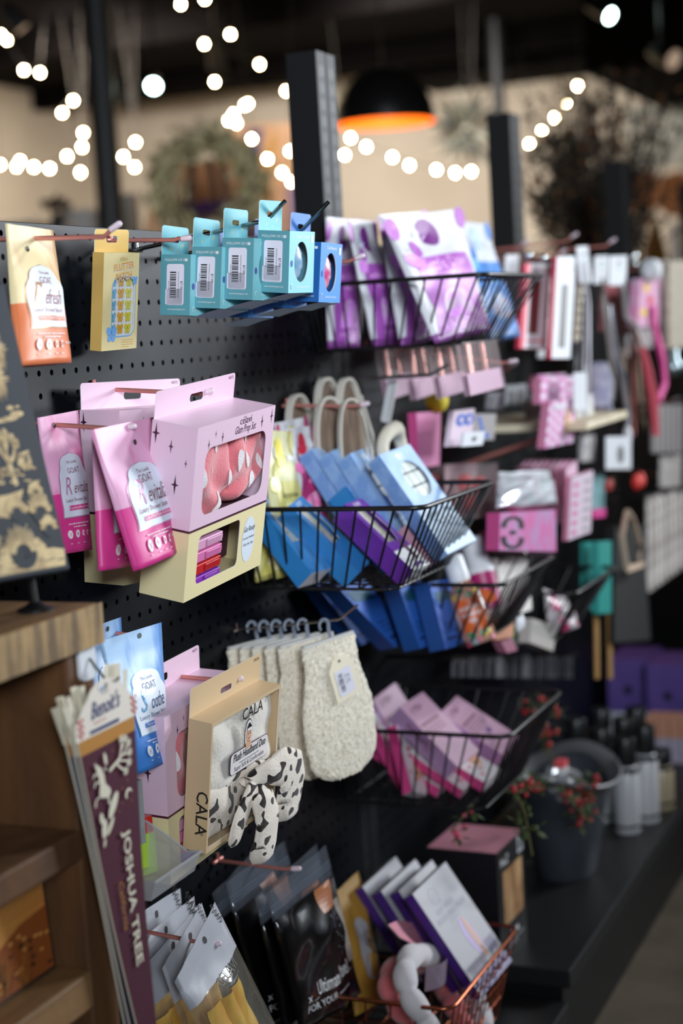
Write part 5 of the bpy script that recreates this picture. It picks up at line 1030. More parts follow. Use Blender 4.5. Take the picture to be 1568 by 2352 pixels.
# ------------------------------------------------------------------ third basket: upright blue boxes, shower gel, white boxes
for k, (c4, X, lab) in enumerate((([(724, 1338), (782, 1312), (874, 1456), (831, 1483)], .034, 'dark blue soap box nearest the panel in the lower basket'), ([(764, 1338), (836, 1330), (952, 1462), (907, 1488)], .10, 'second dark blue soap box in the lower basket'), ([(912, 1335), (965, 1330), (1009, 1474), (964, 1490)], .145, 'third dark blue soap box in the lower basket'), ([(985, 1338), (1031, 1330), (1073, 1477), (1023, 1491)], .178, 'dark blue soap box beside the shower gel bottle'))):
    s = Slab('hex_soap_box', lab, 'soap box', c4, (X, X, X+.022, X+.022), .026, mat('royal_blue_card', (48, 104, 196), .4, coat=.1), mat('shaded_blue_side', (24, 70, 136), .4), 'dark blue soap boxes'); m = M(); II = mat('navy_ink', (18, 40, 96), .5)  # sides are the same blue card, shade put in as a darker colour
    m.area(lambda z: -.36, lambda z: .22, .12, .155, s.F, II, 1, 2); m.ell(.28, .24, .12, .055, s.F, II, 16)
    for j in range(3): m.area(lambda z: -.34, lambda z: .22-.1*j, .24+.06*j, .255+.06*j, s.F, II, 1, 2)
    m.area(lambda z: -.4, lambda z: .3, .70, .85, s.F, mat('deep_teal', (16, 84, 110), .4), 1, 2); m.build('printed_lettering', s.t)
    m = M(); TL0, TR0, BR0, BL0 = s.c; kk = -s.n*.026; m.quad(TR0, BR0, BR0+kk, TR0+kk, mat('flower_side', (60, 150, 140), .4, mix=((226, 90, 140), 90, .5, .55))); m.quad(*[q+s.n*0+(TR0-TL0)*.004 for q in (TR0, BR0, BR0+kk, TR0+kk)], mat('flower_side', (60, 150, 140), .4)); m.build('flowered_side', s.t)
b0 = P(1106, 1478, .232); b1 = P(1058, 1340, .20); t = thing('shower_gel', 'orange shower gel bottle with white cap leaning in the lower basket', 'bottle', b0, wall=False, group=None); ax = (b1-b0); L = ax.length; t.rotation_euler = ax.to_track_quat('Z', 'X').to_euler()
m = M(); m.lathe([(.0, 0), (.022, .001), (.026, .006), (.026, L*.8), (.022, L*.92), (.012, L), (.012, L*1.02)], mat('gel_clear', (214, 150, 130), .12, alpha=.7, mix=((226, 176, 150), 40, .4, .6)), 22); m.build('gel_body', t, smooth=50)
m = M(); m.lathe([(.016, L*1.02), (.0165, L*1.03), (.0165, L*1.42), (.014, L*1.45), (0, L*1.46)], WHITE, 20); m.build('cap', t, smooth=50)
lq = t.rotation_euler.to_matrix(); cdir = lq.inverted() @ (CAM_LOC-b0); a0 = math.atan2(cdir.y, cdir.x); m = M(); m.grid(lambda u, v: (.0265*math.cos(a0-.75+1.5*u), .0265*math.sin(a0-.75+1.5*u), L*(.22+.52*v)), 12, 2, mat('orange_label', (226, 104, 44), .4)); m.build('orange_label', t, smooth=180)
m = M(); G = lambda x, z: (.0268*math.cos(a0+x/.0265), .0268*math.sin(a0+x/.0265), z)
for k, wd in enumerate(('SCENTED', 'SHOWER', 'GEL')): m.text(wd, 0, L*(.56-.1*k), .0078, G, WINK, bold=.03)
rr = random.Random(5)
for k in range(18): m.ell(rr.uniform(-.03, .03), L*rr.choice((rr.uniform(.04, .2), rr.uniform(.78, .9))), .0045, .0045, lambda x, z: (.0264*math.cos(a0+x/.0265), .0264*math.sin(a0+x/.0265), z), mat('dot_%d' % (k % 4), ((70, 150, 110), (226, 190, 70), (206, 60, 110), (120, 180, 180))[k % 4], .4), 10)
m.build('printed_lettering', t)
b0 = P(1124, 1400, .2); t = thing('lotion_bottle', 'white lotion bottle with magenta band behind the shower gel', 'bottle', b0, wall=False); t.rotation_euler = (R(-10), R(-16), 0); m = M(); m.lathe([(.0, 0), (.024, .002), (.024, .06), (.0245, .0601)], mat('magenta_band', (176, 36, 106), .4), 20); m.lathe([(.0245, .06), (.0245, .068), (.02, .072), (.02, .115), (.017, .12), (0, .121)], WHITE, 20); m.build('bottle_body', t, smooth=50)
s = Slab('orange_tag', 'orange swing tag on the white bottle\'s neck', 'tag', [(1100, 1352), (1132, 1356), (1142, 1376), (1120, 1388)], (.262,)*4, .001, mat('orange_label', (226, 104, 44), .4))
WB = mat('white_carton', (214, 208, 202), .45); Slab('white_carton', 'plain white carton standing behind the lotion bottle', 'carton', [(1108, 1276), (1140, 1268), (1160, 1402), (1126, 1412)], (.16, .16, .2, .2), .03, WB, group='plain white cartons'); Slab('white_carton', 'larger white carton with a pale blue corner', 'carton', [(1140, 1270), (1208, 1262), (1222, 1400), (1150, 1424)], (.19, .19, .225, .225), .03, WB, group='plain white cartons')
Slab('peach_carton', 'peach carton low in the lower basket', 'carton', [(1136, 1424), (1180, 1416), (1178, 1462), (1140, 1470)], (.22,)*4, .02, mat('peach_card', (222, 160, 130), .45))
# fourth basket of the far side
p = Pouch('striped_tube', 'white and pink striped packet lying in the far basket', 'packet', crn([(1246, 1350), (1300, 1372), (1330, 1436), (1262, 1460)], (.22, .24, .25, .22)), .03, [(0, 1, mat('striped_wrap', (232, 222, 226), .3, coat=.4, mix=((226, 70, 130), 30, .56, .6)))], seed=2, wr=.004)
Slab('leafy_packet', 'green and white packet at the far basket\'s near side', 'packet', [(1186, 1440), (1210, 1430), (1222, 1470), (1190, 1484)], (.2,)*4, .02, mat('leaf_green', (70, 130, 60), .5, mix=((206, 206, 206), 60, .45, .55))); Slab('pale_packet', 'pale grey carton under the striped packet', 'packet', [(1222, 1420), (1280, 1440), (1270, 1496), (1216, 1476)], (.23,)*4, .02, mat('pale_packet', (190, 184, 178), .5)); Slab('rose_packet', 'dark rose packet at the bottom between the two wire baskets', 'packet', [(1150, 1474), (1176, 1466), (1188, 1494), (1164, 1500)], (.22,)*4, .015, mat('dusty_rose', (170, 110, 130), .5))
t = thing('white_clip', 'small white butterfly clip on the basket\'s side wires', 'clip', P(1194, 1432, .28), wall=False); m = M(); 
for s_ in (-1, 1): m.ball((0, s_*.009, 0), .010, WHITE, 10, 6, (.5, .8, 1.3))
m.build('clip_wings', t, smooth=180)
def rail(label, a, b, X):
    A, B = P(*a, X), P(*b, X); t = thing('card_rail', label, 'rail', A, wall=False, group='thin black card rails'); m = M(); m.tube([(0, 0, 0), B-A], .003, BLACK, 6); m.build('bar', t)
    for q in (Vector(), B-A): m = M(); m.tube([q, Vector((-A.x-.0+0*q.x, q.y, q.z))], .003, BLACK, 6); m.build('bracket', t)
rail('thin black rail above the dim row of jewellery cards', (1030, 1511), (1325, 1503), .112); rail('thin black rail holding the pale strips', (1480, 1139), (1580, 1124), .246); rail('thin black rail holding the grey strips', (1494, 929), (1580, 928), .216)
# dim row of hanging jewellery cards underneath
for k in range(14):
    x = 1040+k*20; Slab('jewel_card', 'small grey jewellery card in the dim row under the baskets', 'card', q4(x, 1512-k*.6, x+15, 1556+k*.2, 0, 1), (.10+.012*(k % 3),)*4, .003, mat('dim_card', (120, 118, 122), .4, mix=((90, 90, 96), 60, .4, .6)), group='dim row of jewellery cards')
# ------------------------------------------------------------------ goods on the deck
DZ = .1705
t = thing('metal_tub', 'hammered dark metal oval tub of dried flowers on the deck', 'tub', (.205, 2.82, DZ), wall=False); ZN = mat('hammered_zinc', (74, 78, 86), .42, metal=.35, bump=(38, .9)); m = M()
up = lambda x, y, z, a: (x, y, z+(.030*abs(math.sin(a))**2.5 if z > .15 else 0))
m.lathe([(.054, 0), (.058, .01), (.074, .10), (.084, .160), (.086, .166), (.080, .160), (.070, .10), (.05, .03), (0, .03)], ZN, 40, sx=.98, sy=1.22, fn=up); m.build('tub_body', t, smooth=60)
m = M(); m.lathe([(.084, .163), (.106, .176), (.110, .181), (.106, .184), (.082, .169)], mat('zinc_rim', (112, 114, 118), .4, metal=.4, bump=(60, .3)), 40, sx=.98, sy=1.30, fn=up, cap=False); m.build('flared_rim', t, smooth=60)
tub = Vector((.205, 2.82, DZ)); GRN = mat('dusty_green', (70, 84, 40), .7); BER = mat('red_berry', (176, 40, 44), .5); STM = mat('twig_olive', (96, 92, 52), .8)
def sprig(label, pts, nb, bc, seed, leaf=GRN):
    base = pts[0]; t = thing('berry_sprig', label, 'berry sprig', base, wall=False, group='red berry sprigs in and round the tub'); rr = random.Random(seed); pp = [q-base for q in pts]; m = M(); m.tube(pp, .0016, STM, 5); m.build('stem', t, smooth=60); b = M(); l = M()
    for k in range(nb):
        f = rr.uniform(.25, 1)*(len(pp)-1); j = min(int(f), len(pp)-2); c = pp[j].lerp(pp[j+1], f-j)+Vector((rr.uniform(-.018, .018), rr.uniform(-.018, .018), rr.uniform(-.014, .014)))
        b.ball(c, rr.uniform(.0035, .006), bc, 8, 6)
        for q in range(3):
            d = Vector((rr.uniform(-1, 1), rr.uniform(-1, 1), rr.uniform(-.6, .8))).normalized(); e = d.cross(Vector((0, 0, 1))).normalized()*.004; c2 = c+d*.006; l.quad(c2, c2+d*.008+e, c2+d*.019, c2+d*.008-e, leaf)
    b.build('berries', t, smooth=180); l.build('leaves', t)
for k, (pp, nb, lab) in enumerate((([(1290, 1800), (1300, 1830), (1330, 1860), (1350, 1880)], 16, 'red berry sprig spilling over the tub\'s front rim'), ([(1240, 1790), (1215, 1810), (1190, 1820)], 12, 'red berry sprig over the tub\'s left rim'), ([(1270, 1760), (1255, 1700), (1245, 1650), (1265, 1620)], 16, 'red berry sprig rising behind the mauve boxes\' basket'), ([(1240, 1700), (1225, 1650), (1215, 1600)], 10, 'upper red berry sprig seen through the basket wires'), ([(1320, 1790), (1350, 1800), (1372, 1830)], 12, 'red berry sprig at the tub\'s middle'))):
    sprig(lab, [P(x, y, (.29, .25, .2, .2, .28)[k]) for x, y in pp], nb, BER, k)
sprig('green trailing sprig hanging down the tub\'s front', [P(x, y, .30) for x, y in ((1190, 1830), (1206, 1870), (1214, 1920), (1222, 1965))], 6, GRN, 11); sprig('pink bud sprig dangling under the lower basket', [P(x, y, .2) for x, y in ((1100, 1830), (1072, 1865), (1050, 1890), (1036, 1910))], 5, mat('pink_bud', (214, 76, 104), .5), 12)
t = thing('clear_bag', 'crinkled clear bag with a pink and white label in the tub', 'bag', P(1290, 1800, .22), wall=False); rr = random.Random(9); m = M(); m.ball((0, 0, .0), .040, film('crinkle_film', gloss=.16, rough=.16, cover=.14), 14, 10, (1, 1.1, .8), lambda v: v*(1+rr.uniform(-.18, .18))); m.build('crinkled_film', t); m = M(); m.box(-.009, .009, -.012, .012, .020, .044, WHITE); m.box(-.0092, .0092, -.0122, .0122, .032, .0442, mat('coral_label', (226, 90, 96), .5)); m.build('label', t)
t = thing('dried_pod', 'brown dried seed heads standing at the tub\'s back', 'dried flowers', P(1360, 1800, .16), wall=False); m = M(); rr = random.Random(4)
for k in range(26): x, y = rr.uniform(-.03, .04), rr.uniform(-.05, .05); m.ball((x, y, .03+rr.uniform(0, .035)), rr.uniform(.008, .014), mat('dried_brown', (112, 78, 44), .8, bump=(120, 1)), 8, 6, (.7, .9, 1.3))
m.build('seed_heads', t, smooth=180)
def bottle(label, x, y, h, r, body, cap, hc=.055, band=True, grp='white bottles with black caps'):
    t = thing('lotion_bottle', label, 'bottle', (x, y, DZ), wall=False, group=grp); m = M(); bm_ = mat('bottle_%d' % body[0], body, .35, coat=.2); hb = h-hc
    m.lathe([(0, 0), (r*.94, .001), (r, .004), (r, hb-.008), (r*.75, hb), (r*.6, hb+.002)], bm_, 20); m.build('bottle_body', t, smooth=50)
    m = M(); m.lathe([(r*.82, hb), (r*.84, hb+.002), (r*.84, h-.003), (r*.78, h), (0, h)], cap, 20); m.build('cap', t, smooth=50)
    if band: m = M(); m.lathe([(r*1.01, .012), (r*1.01, .018)], INK, 20); m.lathe([(r*1.01, hb*.9), (r*1.01, hb*.97)], INK, 20); m.build('printed_bands', t)
CAPB = mat('black_cap', (30, 32, 34), .3, coat=.3)
bottle('white bottle with black cap nearest on the deck', .263, 3.07, .192, .026, (206, 206, 208), CAPB); bottle('white bottle with black cap behind and right of the nearest one', .285, 3.145, .198, .026, (205, 205, 207), CAPB); bottle('short amber and white bottle at the right end of the bottles', .298, 3.235, .125, .025, (176, 160, 130), CAPB, .03)
for k, (x, y) in enumerate(((.20, 3.13), (.225, 3.22), (.13, 3.20), (.16, 3.29), (.23, 3.31))): bottle('white bottle of the back rows, only its black cap showing over the tub', x, y, .192, .026, (204, 204, 206), CAPB)
PB = mat('purple_felt_box', (104, 82, 160), .7, mix=((92, 72, 148), 8, .4, .6)); PBT = mat('purple_box_top', (136, 92, 170), .6)
for k, (x, y) in enumerate(((.075, 3.98), (.185, 3.93))):
    bx = Box('purple_box', ('purple storage box with a round hole, left of the pair on the deck', 'purple storage box with a round hole, right of the pair on the deck')[k], 'storage box', (.10, .17, .165), (x, y, DZ), (0, 0, -90), [(0, 1, PB)], (), None, 'purple storage boxes', top=PBT); m = M(); m.ell(0, .088, .011, .011, lambda a, z: (a, -.0856, z), BLACK, 18); m.build('round_hole', bx.t)
for k in range(6):
    x = .06+.026*k; Box('small_white_box', 'small white and blue box in the row before the purple boxes', 'box', (.024, .05, .075), (x, 3.70, DZ+.0), (0, 0, -90), [(0, .25, mat('sky_foot', (70, 150, 206), .4)), (.25, 1, SW)], (), None, 'row of small white boxes')
for k in range(5):
    x = .205+.026*k; Box('small_tan_box', 'small tan topped box in the row at the frame\'s right edge', 'box', (.024, .06, .105), (x, 3.60, DZ), (0, 0, -90), [(0, .55, mat('lavender_white', (196, 186, 206), .4)), (.55, 1, mat('peach_card', (222, 160, 130), .45))], (), None, 'row of small tan boxes')
bx = Box('gift_carton', 'black carton with pink lid and photo panel beside the copper basket', 'carton', (.128, .118, .19), (.170, 2.415, DZ), (0, 0, -2), [(0, 1, mat('matte_black_card', (13, 13, 15), .5))], (), None, None, top=mat('dusty_pink_lid', (206, 140, 156), .45)); m = M(); F = bx.F; S = bx.S
m.area(lambda z: -.040, lambda z: .052, .060, .150, F, mat('sepia_photo', (206, 166, 120), .4, mix=((150, 104, 66), 24, .4, .65, (1, 1, .5))), 2, 2); m.text('NuZ', -.030, .160, .020, F, WINK, shear=.1); m.area(lambda z: .034, lambda z: .062, .158, .186, F, SW, 2, 2); barcode(m, .037, .059, .162, .182, lambda x, z: (x, F(x, z)[1]-.0004, z), INK, horiz=False, seed=3)
fine(m, .01, .036, .07, 1, .01, F, WINK, .007, 'c', 4); fine(m, -.03, .026, .08, 2, .006, F, WINK, .0014); fine(m, .018, .068, .07, 1, .01, S, WINK, .004, 'c', 6); m.build('printed_lettering', bx.t)

# ------------------------------------------------------------------ foreground: wooden shelf unit, carved sign, pennants
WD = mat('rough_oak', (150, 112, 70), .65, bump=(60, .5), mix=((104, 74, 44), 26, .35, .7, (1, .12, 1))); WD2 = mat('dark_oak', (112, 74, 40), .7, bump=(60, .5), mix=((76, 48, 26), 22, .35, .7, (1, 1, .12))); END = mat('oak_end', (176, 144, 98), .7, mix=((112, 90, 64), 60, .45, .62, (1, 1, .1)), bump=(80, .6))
t = thing('wooden_unit', 'rough wooden display unit in the left foreground', 'shelf', (.0, .95, 0), wall=False); y0, y1 = -.42, .318
m = M(); m.box(.006, .215, y0, y1, .921, .959, WD); m.quad((.2155, y0, .921), (.2155, y1, .921), (.2155, y1, .959), (.2155, y0, .959), END); m.build('top_plank', t, bevel=.004)
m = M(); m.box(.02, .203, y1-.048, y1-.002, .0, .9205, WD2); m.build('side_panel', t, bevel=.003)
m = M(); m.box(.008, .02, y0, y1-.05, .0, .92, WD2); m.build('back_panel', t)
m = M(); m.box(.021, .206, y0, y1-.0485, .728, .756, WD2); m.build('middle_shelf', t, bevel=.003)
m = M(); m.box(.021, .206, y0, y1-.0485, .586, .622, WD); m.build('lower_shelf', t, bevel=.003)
# painted board inside
t = thing('desert_picture', 'orange desert picture on wood standing inside the wooden unit', 'picture', (.165, 1.075, .6225), (-4, 0, 0)); AW, AH = .275, .099
art = mat('sunset_paint', (196, 122, 48), .6, mix=((224, 160, 84), 9, .3, .7, (1, 1, 3))); m = M(); m.box(-AW/2, AW/2, -.006, .006, 0, AH, mat('picture_edge', (60, 38, 20), .7)); m.quad((-AW/2+.004, -.0063, .004), (AW/2-.004, -.0063, .004), (AW/2-.004, -.0063, AH-.004), (-AW/2+.004, -.0063, AH-.004), art); m.build('board', t)
m = M(); F = lambda x, z: (x, -.0067, z); dk = mat('umber_paint', (84, 48, 20), .6); br = mat('rust_paint', (150, 78, 28), .6); m.text('Joshua Tree', AW/2-.038, AH*.86, .011, F, dk); m.poly([[(-AW/2+.004, .03), (.0, .028), (.05, .045), (.09, .058), (AW/2-.004, .062), (AW/2-.004, .004), (-AW/2+.004, .004)]], F, br); rr = random.Random(6)
for k in range(70): x = rr.uniform(-.12, .1); h_ = rr.uniform(.02, .06)*(1-max(0, x)*5); m.line([(x, .005), (x+rr.uniform(-.012, .02), .005+h_)], .0012, lambda a, z: (a, -.007, z), dk if k % 3 else mat('ochre_paint', (170, 116, 40), .6))
for k in range(40): x = rr.uniform(.0, .13); z = rr.uniform(.008, .05); m.ell(x, z, .004, .0018, lambda a, c: (a, -.007, c), art if k % 2 else dk, 8)
for k in range(9): m.line([(-.12, .062+k*.004), (.0, .066+k*.004), (AW/2-.006, .068+k*.0035)], .0007, F, br)
m.build('painted_scene', t)
# carved sign on a black iron stand
w, h = .21, .2733; SL = mat('slate_board', (24, 33, 44), .6, spec=.2); NAT = mat('carved_pine', (206, 180, 128), .65, mix=((170, 140, 92), 60, .4, .65)); t = thing('carved_sign', 'slate blue board with carved pale desert scene on the wooden unit', 'sign', (.195, 1.150, .998), (-11.9, 4.6, 6)); m = M(); m.box(-w/2, w/2, -.009, .009, 0, h, SL); m.build('board', t, bevel=.002)
m = M(); F = lambda x, z: (x+.010, -.0094, z); G = lambda x, z: (x+.010, -.0098, z); rr = random.Random(8)
def spiky(cx, cz, r, n, a0=0, a1=6.28, wd=.0022, inner=.25):
    for k in range(n):
        a = a0+(a1-a0)*k/n+rr.uniform(-.05, .05); q = r*rr.uniform(.75, 1.1); c, s_ = math.cos(a), math.sin(a); i = r*inner
        m.add([F(cx+c*i-s_*wd*.3, cz+s_*i+c*wd*.3), F(cx+c*i+s_*wd*.3, cz+s_*i-c*wd*.3), F(cx+c*q*.7+s_*wd*.5, cz+s_*q*.7-c*wd*.5), F(cx+c*q, cz+s_*q), F(cx+c*q*.7-s_*wd*.5, cz+s_*q*.7+c*wd*.5)], [(0, 1, 2, 3, 4)], NAT)
spiky(.046, .209, .024, 34); spiky(.036, .182, .026, 36); spiky(.0, .195, .03, 36); spiky(-.05, .21, .03, 36)
for x, z, a, b in ((.050, .1530, .007, .0022), (.064, .1545, .004, .0012), (.060, .1475, .013, .0030), (.045, .1430, .016, .0022), (.03, .141, .012, .0018)): m.ell(x, z, a, b, F, NAT, 18, .08)
tr = lambda pts, wd: m.line(pts, wd, F, NAT)
tr([(.030, .082), (.027, .095), (.025, .104)], .0075); tr([(.026, .102), (.016, .112), (.010, .121)], .0042); tr([(.026, .102), (.024, .114), (.020, .124)], .004); tr([(.026, .103), (.036, .108), (.041, .115), (.040, .122)], .0048); tr([(.024, .113), (.030, .120), (.030, .127)], .0032); tr([(.012, .117), (.004, .120)], .003)
for x, z in ((.010, .123), (.019, .127), (.030, .129), (.040, .125), (.004, .121), (.046, .120), (.024, .122)): spiky(x, z, .0062, 16, wd=.0016, inner=.1)
m.poly([[(.040, .101), (.046, .111), (.066, .114), (.068, .098), (.05, .096)]], F, NAT)
for k in range(26): z = rr.uniform(.098, .112); x = rr.uniform(.044, .066); m.line([(x, z), (x+.004, z+.0008)], .0009, G, SL)
for zc, n in ((.096, 30), (.091, 26), (.086, 24)):
    for k in range(n): x = rr.uniform(-.09, .071); m.ell(x, zc+rr.uniform(-.002, .002), rr.uniform(.002, .006), rr.uniform(.0006, .0016), F, NAT, 10, rr.uniform(-.1, .15))
m.poly([[(-.1, .070), (.01, .074), (.04, .078), (.030, .068), (.045, .060), (.02, .052), (-.02, .056), (-.1, .052)]], F, NAT)
for cx, cz, r in ((.018, .058, .018), (.062, .056, .022), (.014, .022, .030), (.070, .040, .016), (-.03, .06, .018), (-.05, .03, .03), (.06, .073, .014)):
    m.ell(cx, cz, r*.8, r*.5, G, SL, 20); 
    for k in range(30):
        a = math.pi*(k+.5)/30; q = r*rr.uniform(.85, 1.1); m.line([(cx+r*.45*math.cos(a), cz+r*.25*math.sin(a)), (cx+q*math.cos(a)*1.05, cz+q*.85*math.sin(a))], .0013, lambda x, z: (x+.010, -.0101, z), NAT)
m.poly([[(-.1, .005), (.086, .005), (.091, .020), (.06, .024), (.045, .034), (.02, .026), (-.01, .03), (-.1, .022)]], F, NAT)
for k in range(34): x, z = rr.uniform(-.09, .08), rr.uniform(.006, .03); m.line([(x, z), (x+rr.uniform(.006, .016), z+rr.uniform(-.001, .002))], .0009, G, SL)
m.build('carved_scene', t)
rb = P(83, 1411, .175); t = thing('iron_easel', 'black iron rod stand holding the carved sign', 'stand', (rb.x, rb.y, .9592), wall=False); m = M(); m.lathe([(.0, 0), (.017, 0), (.017, .002), (.009, .005), (.006, .008), (0, .009)], BLACK, 18); m.build('foot', t, smooth=50); m = M(); m.tube([(0, 0, .004), (-.002, -.002, .04), (-.006, -.004, .066), (-.004, -.004, .072)], .0036, BLACK, 8); m.build('rod', t, smooth=60)
t = thing('chalk_stick', 'white chalk stick lying on the wooden unit\'s top', 'chalk', (.205, 1.075, .9593), wall=False); m = M(); m.tube([(-.01, -.045, .0045), (.002, .035, .0045)], .0043, mat('chalk_white', (226, 222, 220), .8), 10); m.build('stick', t, smooth=60)
# adhesive hook and pennants
t = thing('adhesive_hook', 'white oval adhesive hook stuck on the wooden unit\'s post', 'hook', (.2035, 1.250, .889), (0, 0, 0)); m = M(); m.poly([rrect(-.0135, .0135, .0, .037, .008)], lambda x, z: (x, -.0035, z), SW); lp = rrect(-.0135, .0135, .0, .037, .008)
for (a, b), (c, d_) in zip(lp, lp[1:]+lp[:1]): m.quad((a, 0, b), (c, 0, d_), (c, -.0035, d_), (a, -.0035, b), SW)
m.build('back_plate', t); m = M(); m.tube([(.002, -.004, .020), (.002, -.010, .012), (.002, -.020, .0), (.002, -.027, -.004), (.002, -.034, .003)], .0013, CHROME, 8); m.build('wire_hook', t, smooth=60)
MR = mat('maroon_felt', (78, 24, 44), .85, bump=(700, .3)); CM = mat('camel_felt', (190, 132, 60), .85, bump=(700, .3)); CRF = mat('cream_print', (226, 218, 196), .7); TG_ = mat('header_card', (236, 226, 212), .6); NV = mat('navy_script', (52, 62, 112), .5); RDC = mat('red_check', (186, 44, 48), .5); GLD = mat('gold_print', (176, 120, 50), .6)
pt, pr = P(172, 1690, .231), P(304, 1630, .231); PW = (pr-pt).length; PL = .43
def pennant(label, x, dy, face, full, band, seed):
    o = (pt+pr)/2; t = thing('felt_pennant', label, 'pennant', (x, o.y+dy, (pt.z+pr.z)/2), (0, -.4, 0), 'felt pennants on the adhesive hook'); hw = PW/2
    xl = lambda z: -hw+(2*hw*.98)*(-z/PL)*.96; xr = lambda z: hw-.002*(-z/PL)
    m = M()
    for yy in (0, .0022): m.area(xl, xr, -PL, -.020, lambda a, z: (a, yy-.002*math.sin(z*14+seed), z), face, 16, 2); m.area(xl, xr, -.020, 0, lambda a, z: (a, yy-.002*math.sin(z*14+seed), z), band, 3, 2)
    for f in (xl, xr): m.grid(lambda u, v: (f(-PL*v), .0022*u-.002*math.sin(-PL*v*14+seed), -PL*v), 1, 20, CRF if f is xl else face)
    m.build('felt', t)
    rr = random.Random(seed)                                   # fabric ties at the hoist
    for k, (q, l, a) in enumerate(((-.92, .032, .45), (-.80, .038, .30), (-.5, .040, .05), (.55, .048, -.08), (.75, .040, -.2))):
        m = M(); bx0 = q*hw; m.quad((bx0-.004, .0016, -.008), (bx0+.004, .0016, -.008), (bx0+.004-l*math.sin(a), .0016+.003*rr.uniform(-1, 1), l*math.cos(a)), (bx0-.005-l*math.sin(a), .0016, l*math.cos(a)), CRF); m.build('fabric_tie', t)
    if not full: return t
    m = M(); C = lambda a, z: (a, -.0028-.002*math.sin(z*14+seed)*0, z); F = C; sp = [(-hw*1.08, -.006), (hw*1.02, -.006), (hw*1.02, .010), (hw*.72, .024)]+[(hw*.62*math.cos(R(k)), .025+.016*math.sin(R(k))) for k in range(10, 171, 16)]+[(-hw*.75, .024), (-hw*1.08, .008)]
    slot = rrect(-.010, .006, .0305, .0365, .0025); m.poly([sp, slot], F, TG_); m.build('header_card', t)
    m = M(); G = lambda a, z: (a, -.0032, z); m.text("Benoit's", -.002, .0095, .0215, G, NV, shear=.45, sx=.72, bold=.02, rot=.03); m.text('PENNANTS', .0, .0275, .0026, G, NV); m.text('MADE IN USA', -.012, .0035, .0034, G, RDC); m.area(lambda z: -hw*.6, lambda z: hw*.4, -.004, -.0005, G, NV, 1, 2)
    for sx in (-1, 1):
        for i in range(3):
            for j in range(6):
                if (i+j) % 2: x0 = sx*(hw*.86)+sx*i*.0034; m.quad(G(x0, j*.003-.004), G(x0+.0034, j*.003-.004), G(x0+.0034, j*.003-.001), G(x0, j*.003-.001), RDC)
    m.build('printed_header', t)
    m = M(); H = lambda a, z: (a, -.0028-.002*math.sin(z*14+seed), z); fs = .046
    m.text('JOSHUA TREE', .0175, -.174, .0172, H, CRF, rot=-math.pi/2+.05, bold=.022, sx=1.26)
    m.text('California', .003, -.176, .0125, H, GLD, rot=-math.pi/2+.09, shear=.3)
    H0 = H; H = lambda a, z: H0(a*.95, z*.66-.001)
    L = lambda pts, wd: m.line(pts, wd, H, CRF)
    # branch with tufts
    L([(-.004, -.066), (.008, -.060), (.016, -.056)], .0052); L([(.015, -.057), (.019, -.046), (.021, -.036)], .0032); L([(.019, -.046), (.026, -.037)], .0026); L([(.016, -.056), (.026, -.050), (.031, -.043)], .0028); L([(.020, -.053), (.032, -.054)], .0024); L([(.014, -.059), (.024, -.062), (.030, -.066)], .0026); L([(.010, -.061), (.017, -.070), (.023, -.075)], .0028)
    for a, z in ((.021, -.030), (.028, -.032), (.034, -.040), (.035, -.054), (.033, -.068), (.026, -.078)):
        m.ell(a, z, .0034, .0044, H, CRF, 12)
        for k in range(9): q = k*.7; L([(a, z), (a+.0056*math.cos(q), z+.0066*math.sin(q))], .0011)
    # leaping hare
    m.poly([[(-.030, -.044), (-.024, -.050), (-.018, -.056), (-.014, -.066), (-.012, -.080), (-.004, -.090), (-.003, -.096), (-.008, -.104), (-.012, -.100), (-.020, -.098), (-.024, -.090), (-.022, -.078), (-.024, -.066), (-.027, -.056)]], H, CRF)
    L([(-.024, -.062), (-.031, -.060), (-.033, -.065)], .0024); L([(-.023, -.074), (-.030, -.072), (-.032, -.078)], .0024); L([(-.022, -.094), (-.030, -.096), (-.032, -.106)], .0026); L([(-.008, -.103), (-.007, -.112)], .0028); m.ell(-.010, -.046, .0026, .0095, H, CRF, 14, .15); m.ell(-.011, -.060, .0014, .0035, H, CRF, 10)
    # moon, leaves, stars
    m.poly([[(.029+.0065*math.cos(R(k)), -.112+.0080*math.sin(R(k))) for k in range(-10, 231, 20)]+[(.0305+.0048*math.cos(R(k)), -.1145+.0062*math.sin(R(k))) for k in range(215, 5, -20)]], H, CRF)
    m.ell(.0, -.116, .0062, .0185, H, CRF, 20, -.45); m.ell(-.022, -.126, .0035, .0085, H, CRF, 16, .1); m.ell(-.018, -.142, .0048, .0135, H, CRF, 18, -.1); m.ell(-.007, -.143, .0034, .0125, H, CRF, 16, -.55); m.ell(-.019, -.162, .002, .006, H, CRF, 12, -.2)
    for a, z in ((.028, -.092), (.018, -.100), (.016, -.120), (.034, -.124), (.010, -.130), (.004, -.040)): m.ell(a, z, .0009, .0012, H, GLD, 8)
    m.build('printed_scene', t)
pennant('maroon felt pennant in front lettered Joshua Tree, with its header card', .231, 0, MR, True, CM, 1)
pennant('dark pennant second in the stack, edge showing left of the front one', .2265, -.0015, mat('violet_felt', (58, 40, 74), .85), False, CRF, 2)
pennant('pale edged pennant third in the stack behind the others', .222, -.003, mat('slate_felt', (90, 88, 110), .85), False, CM, 3)

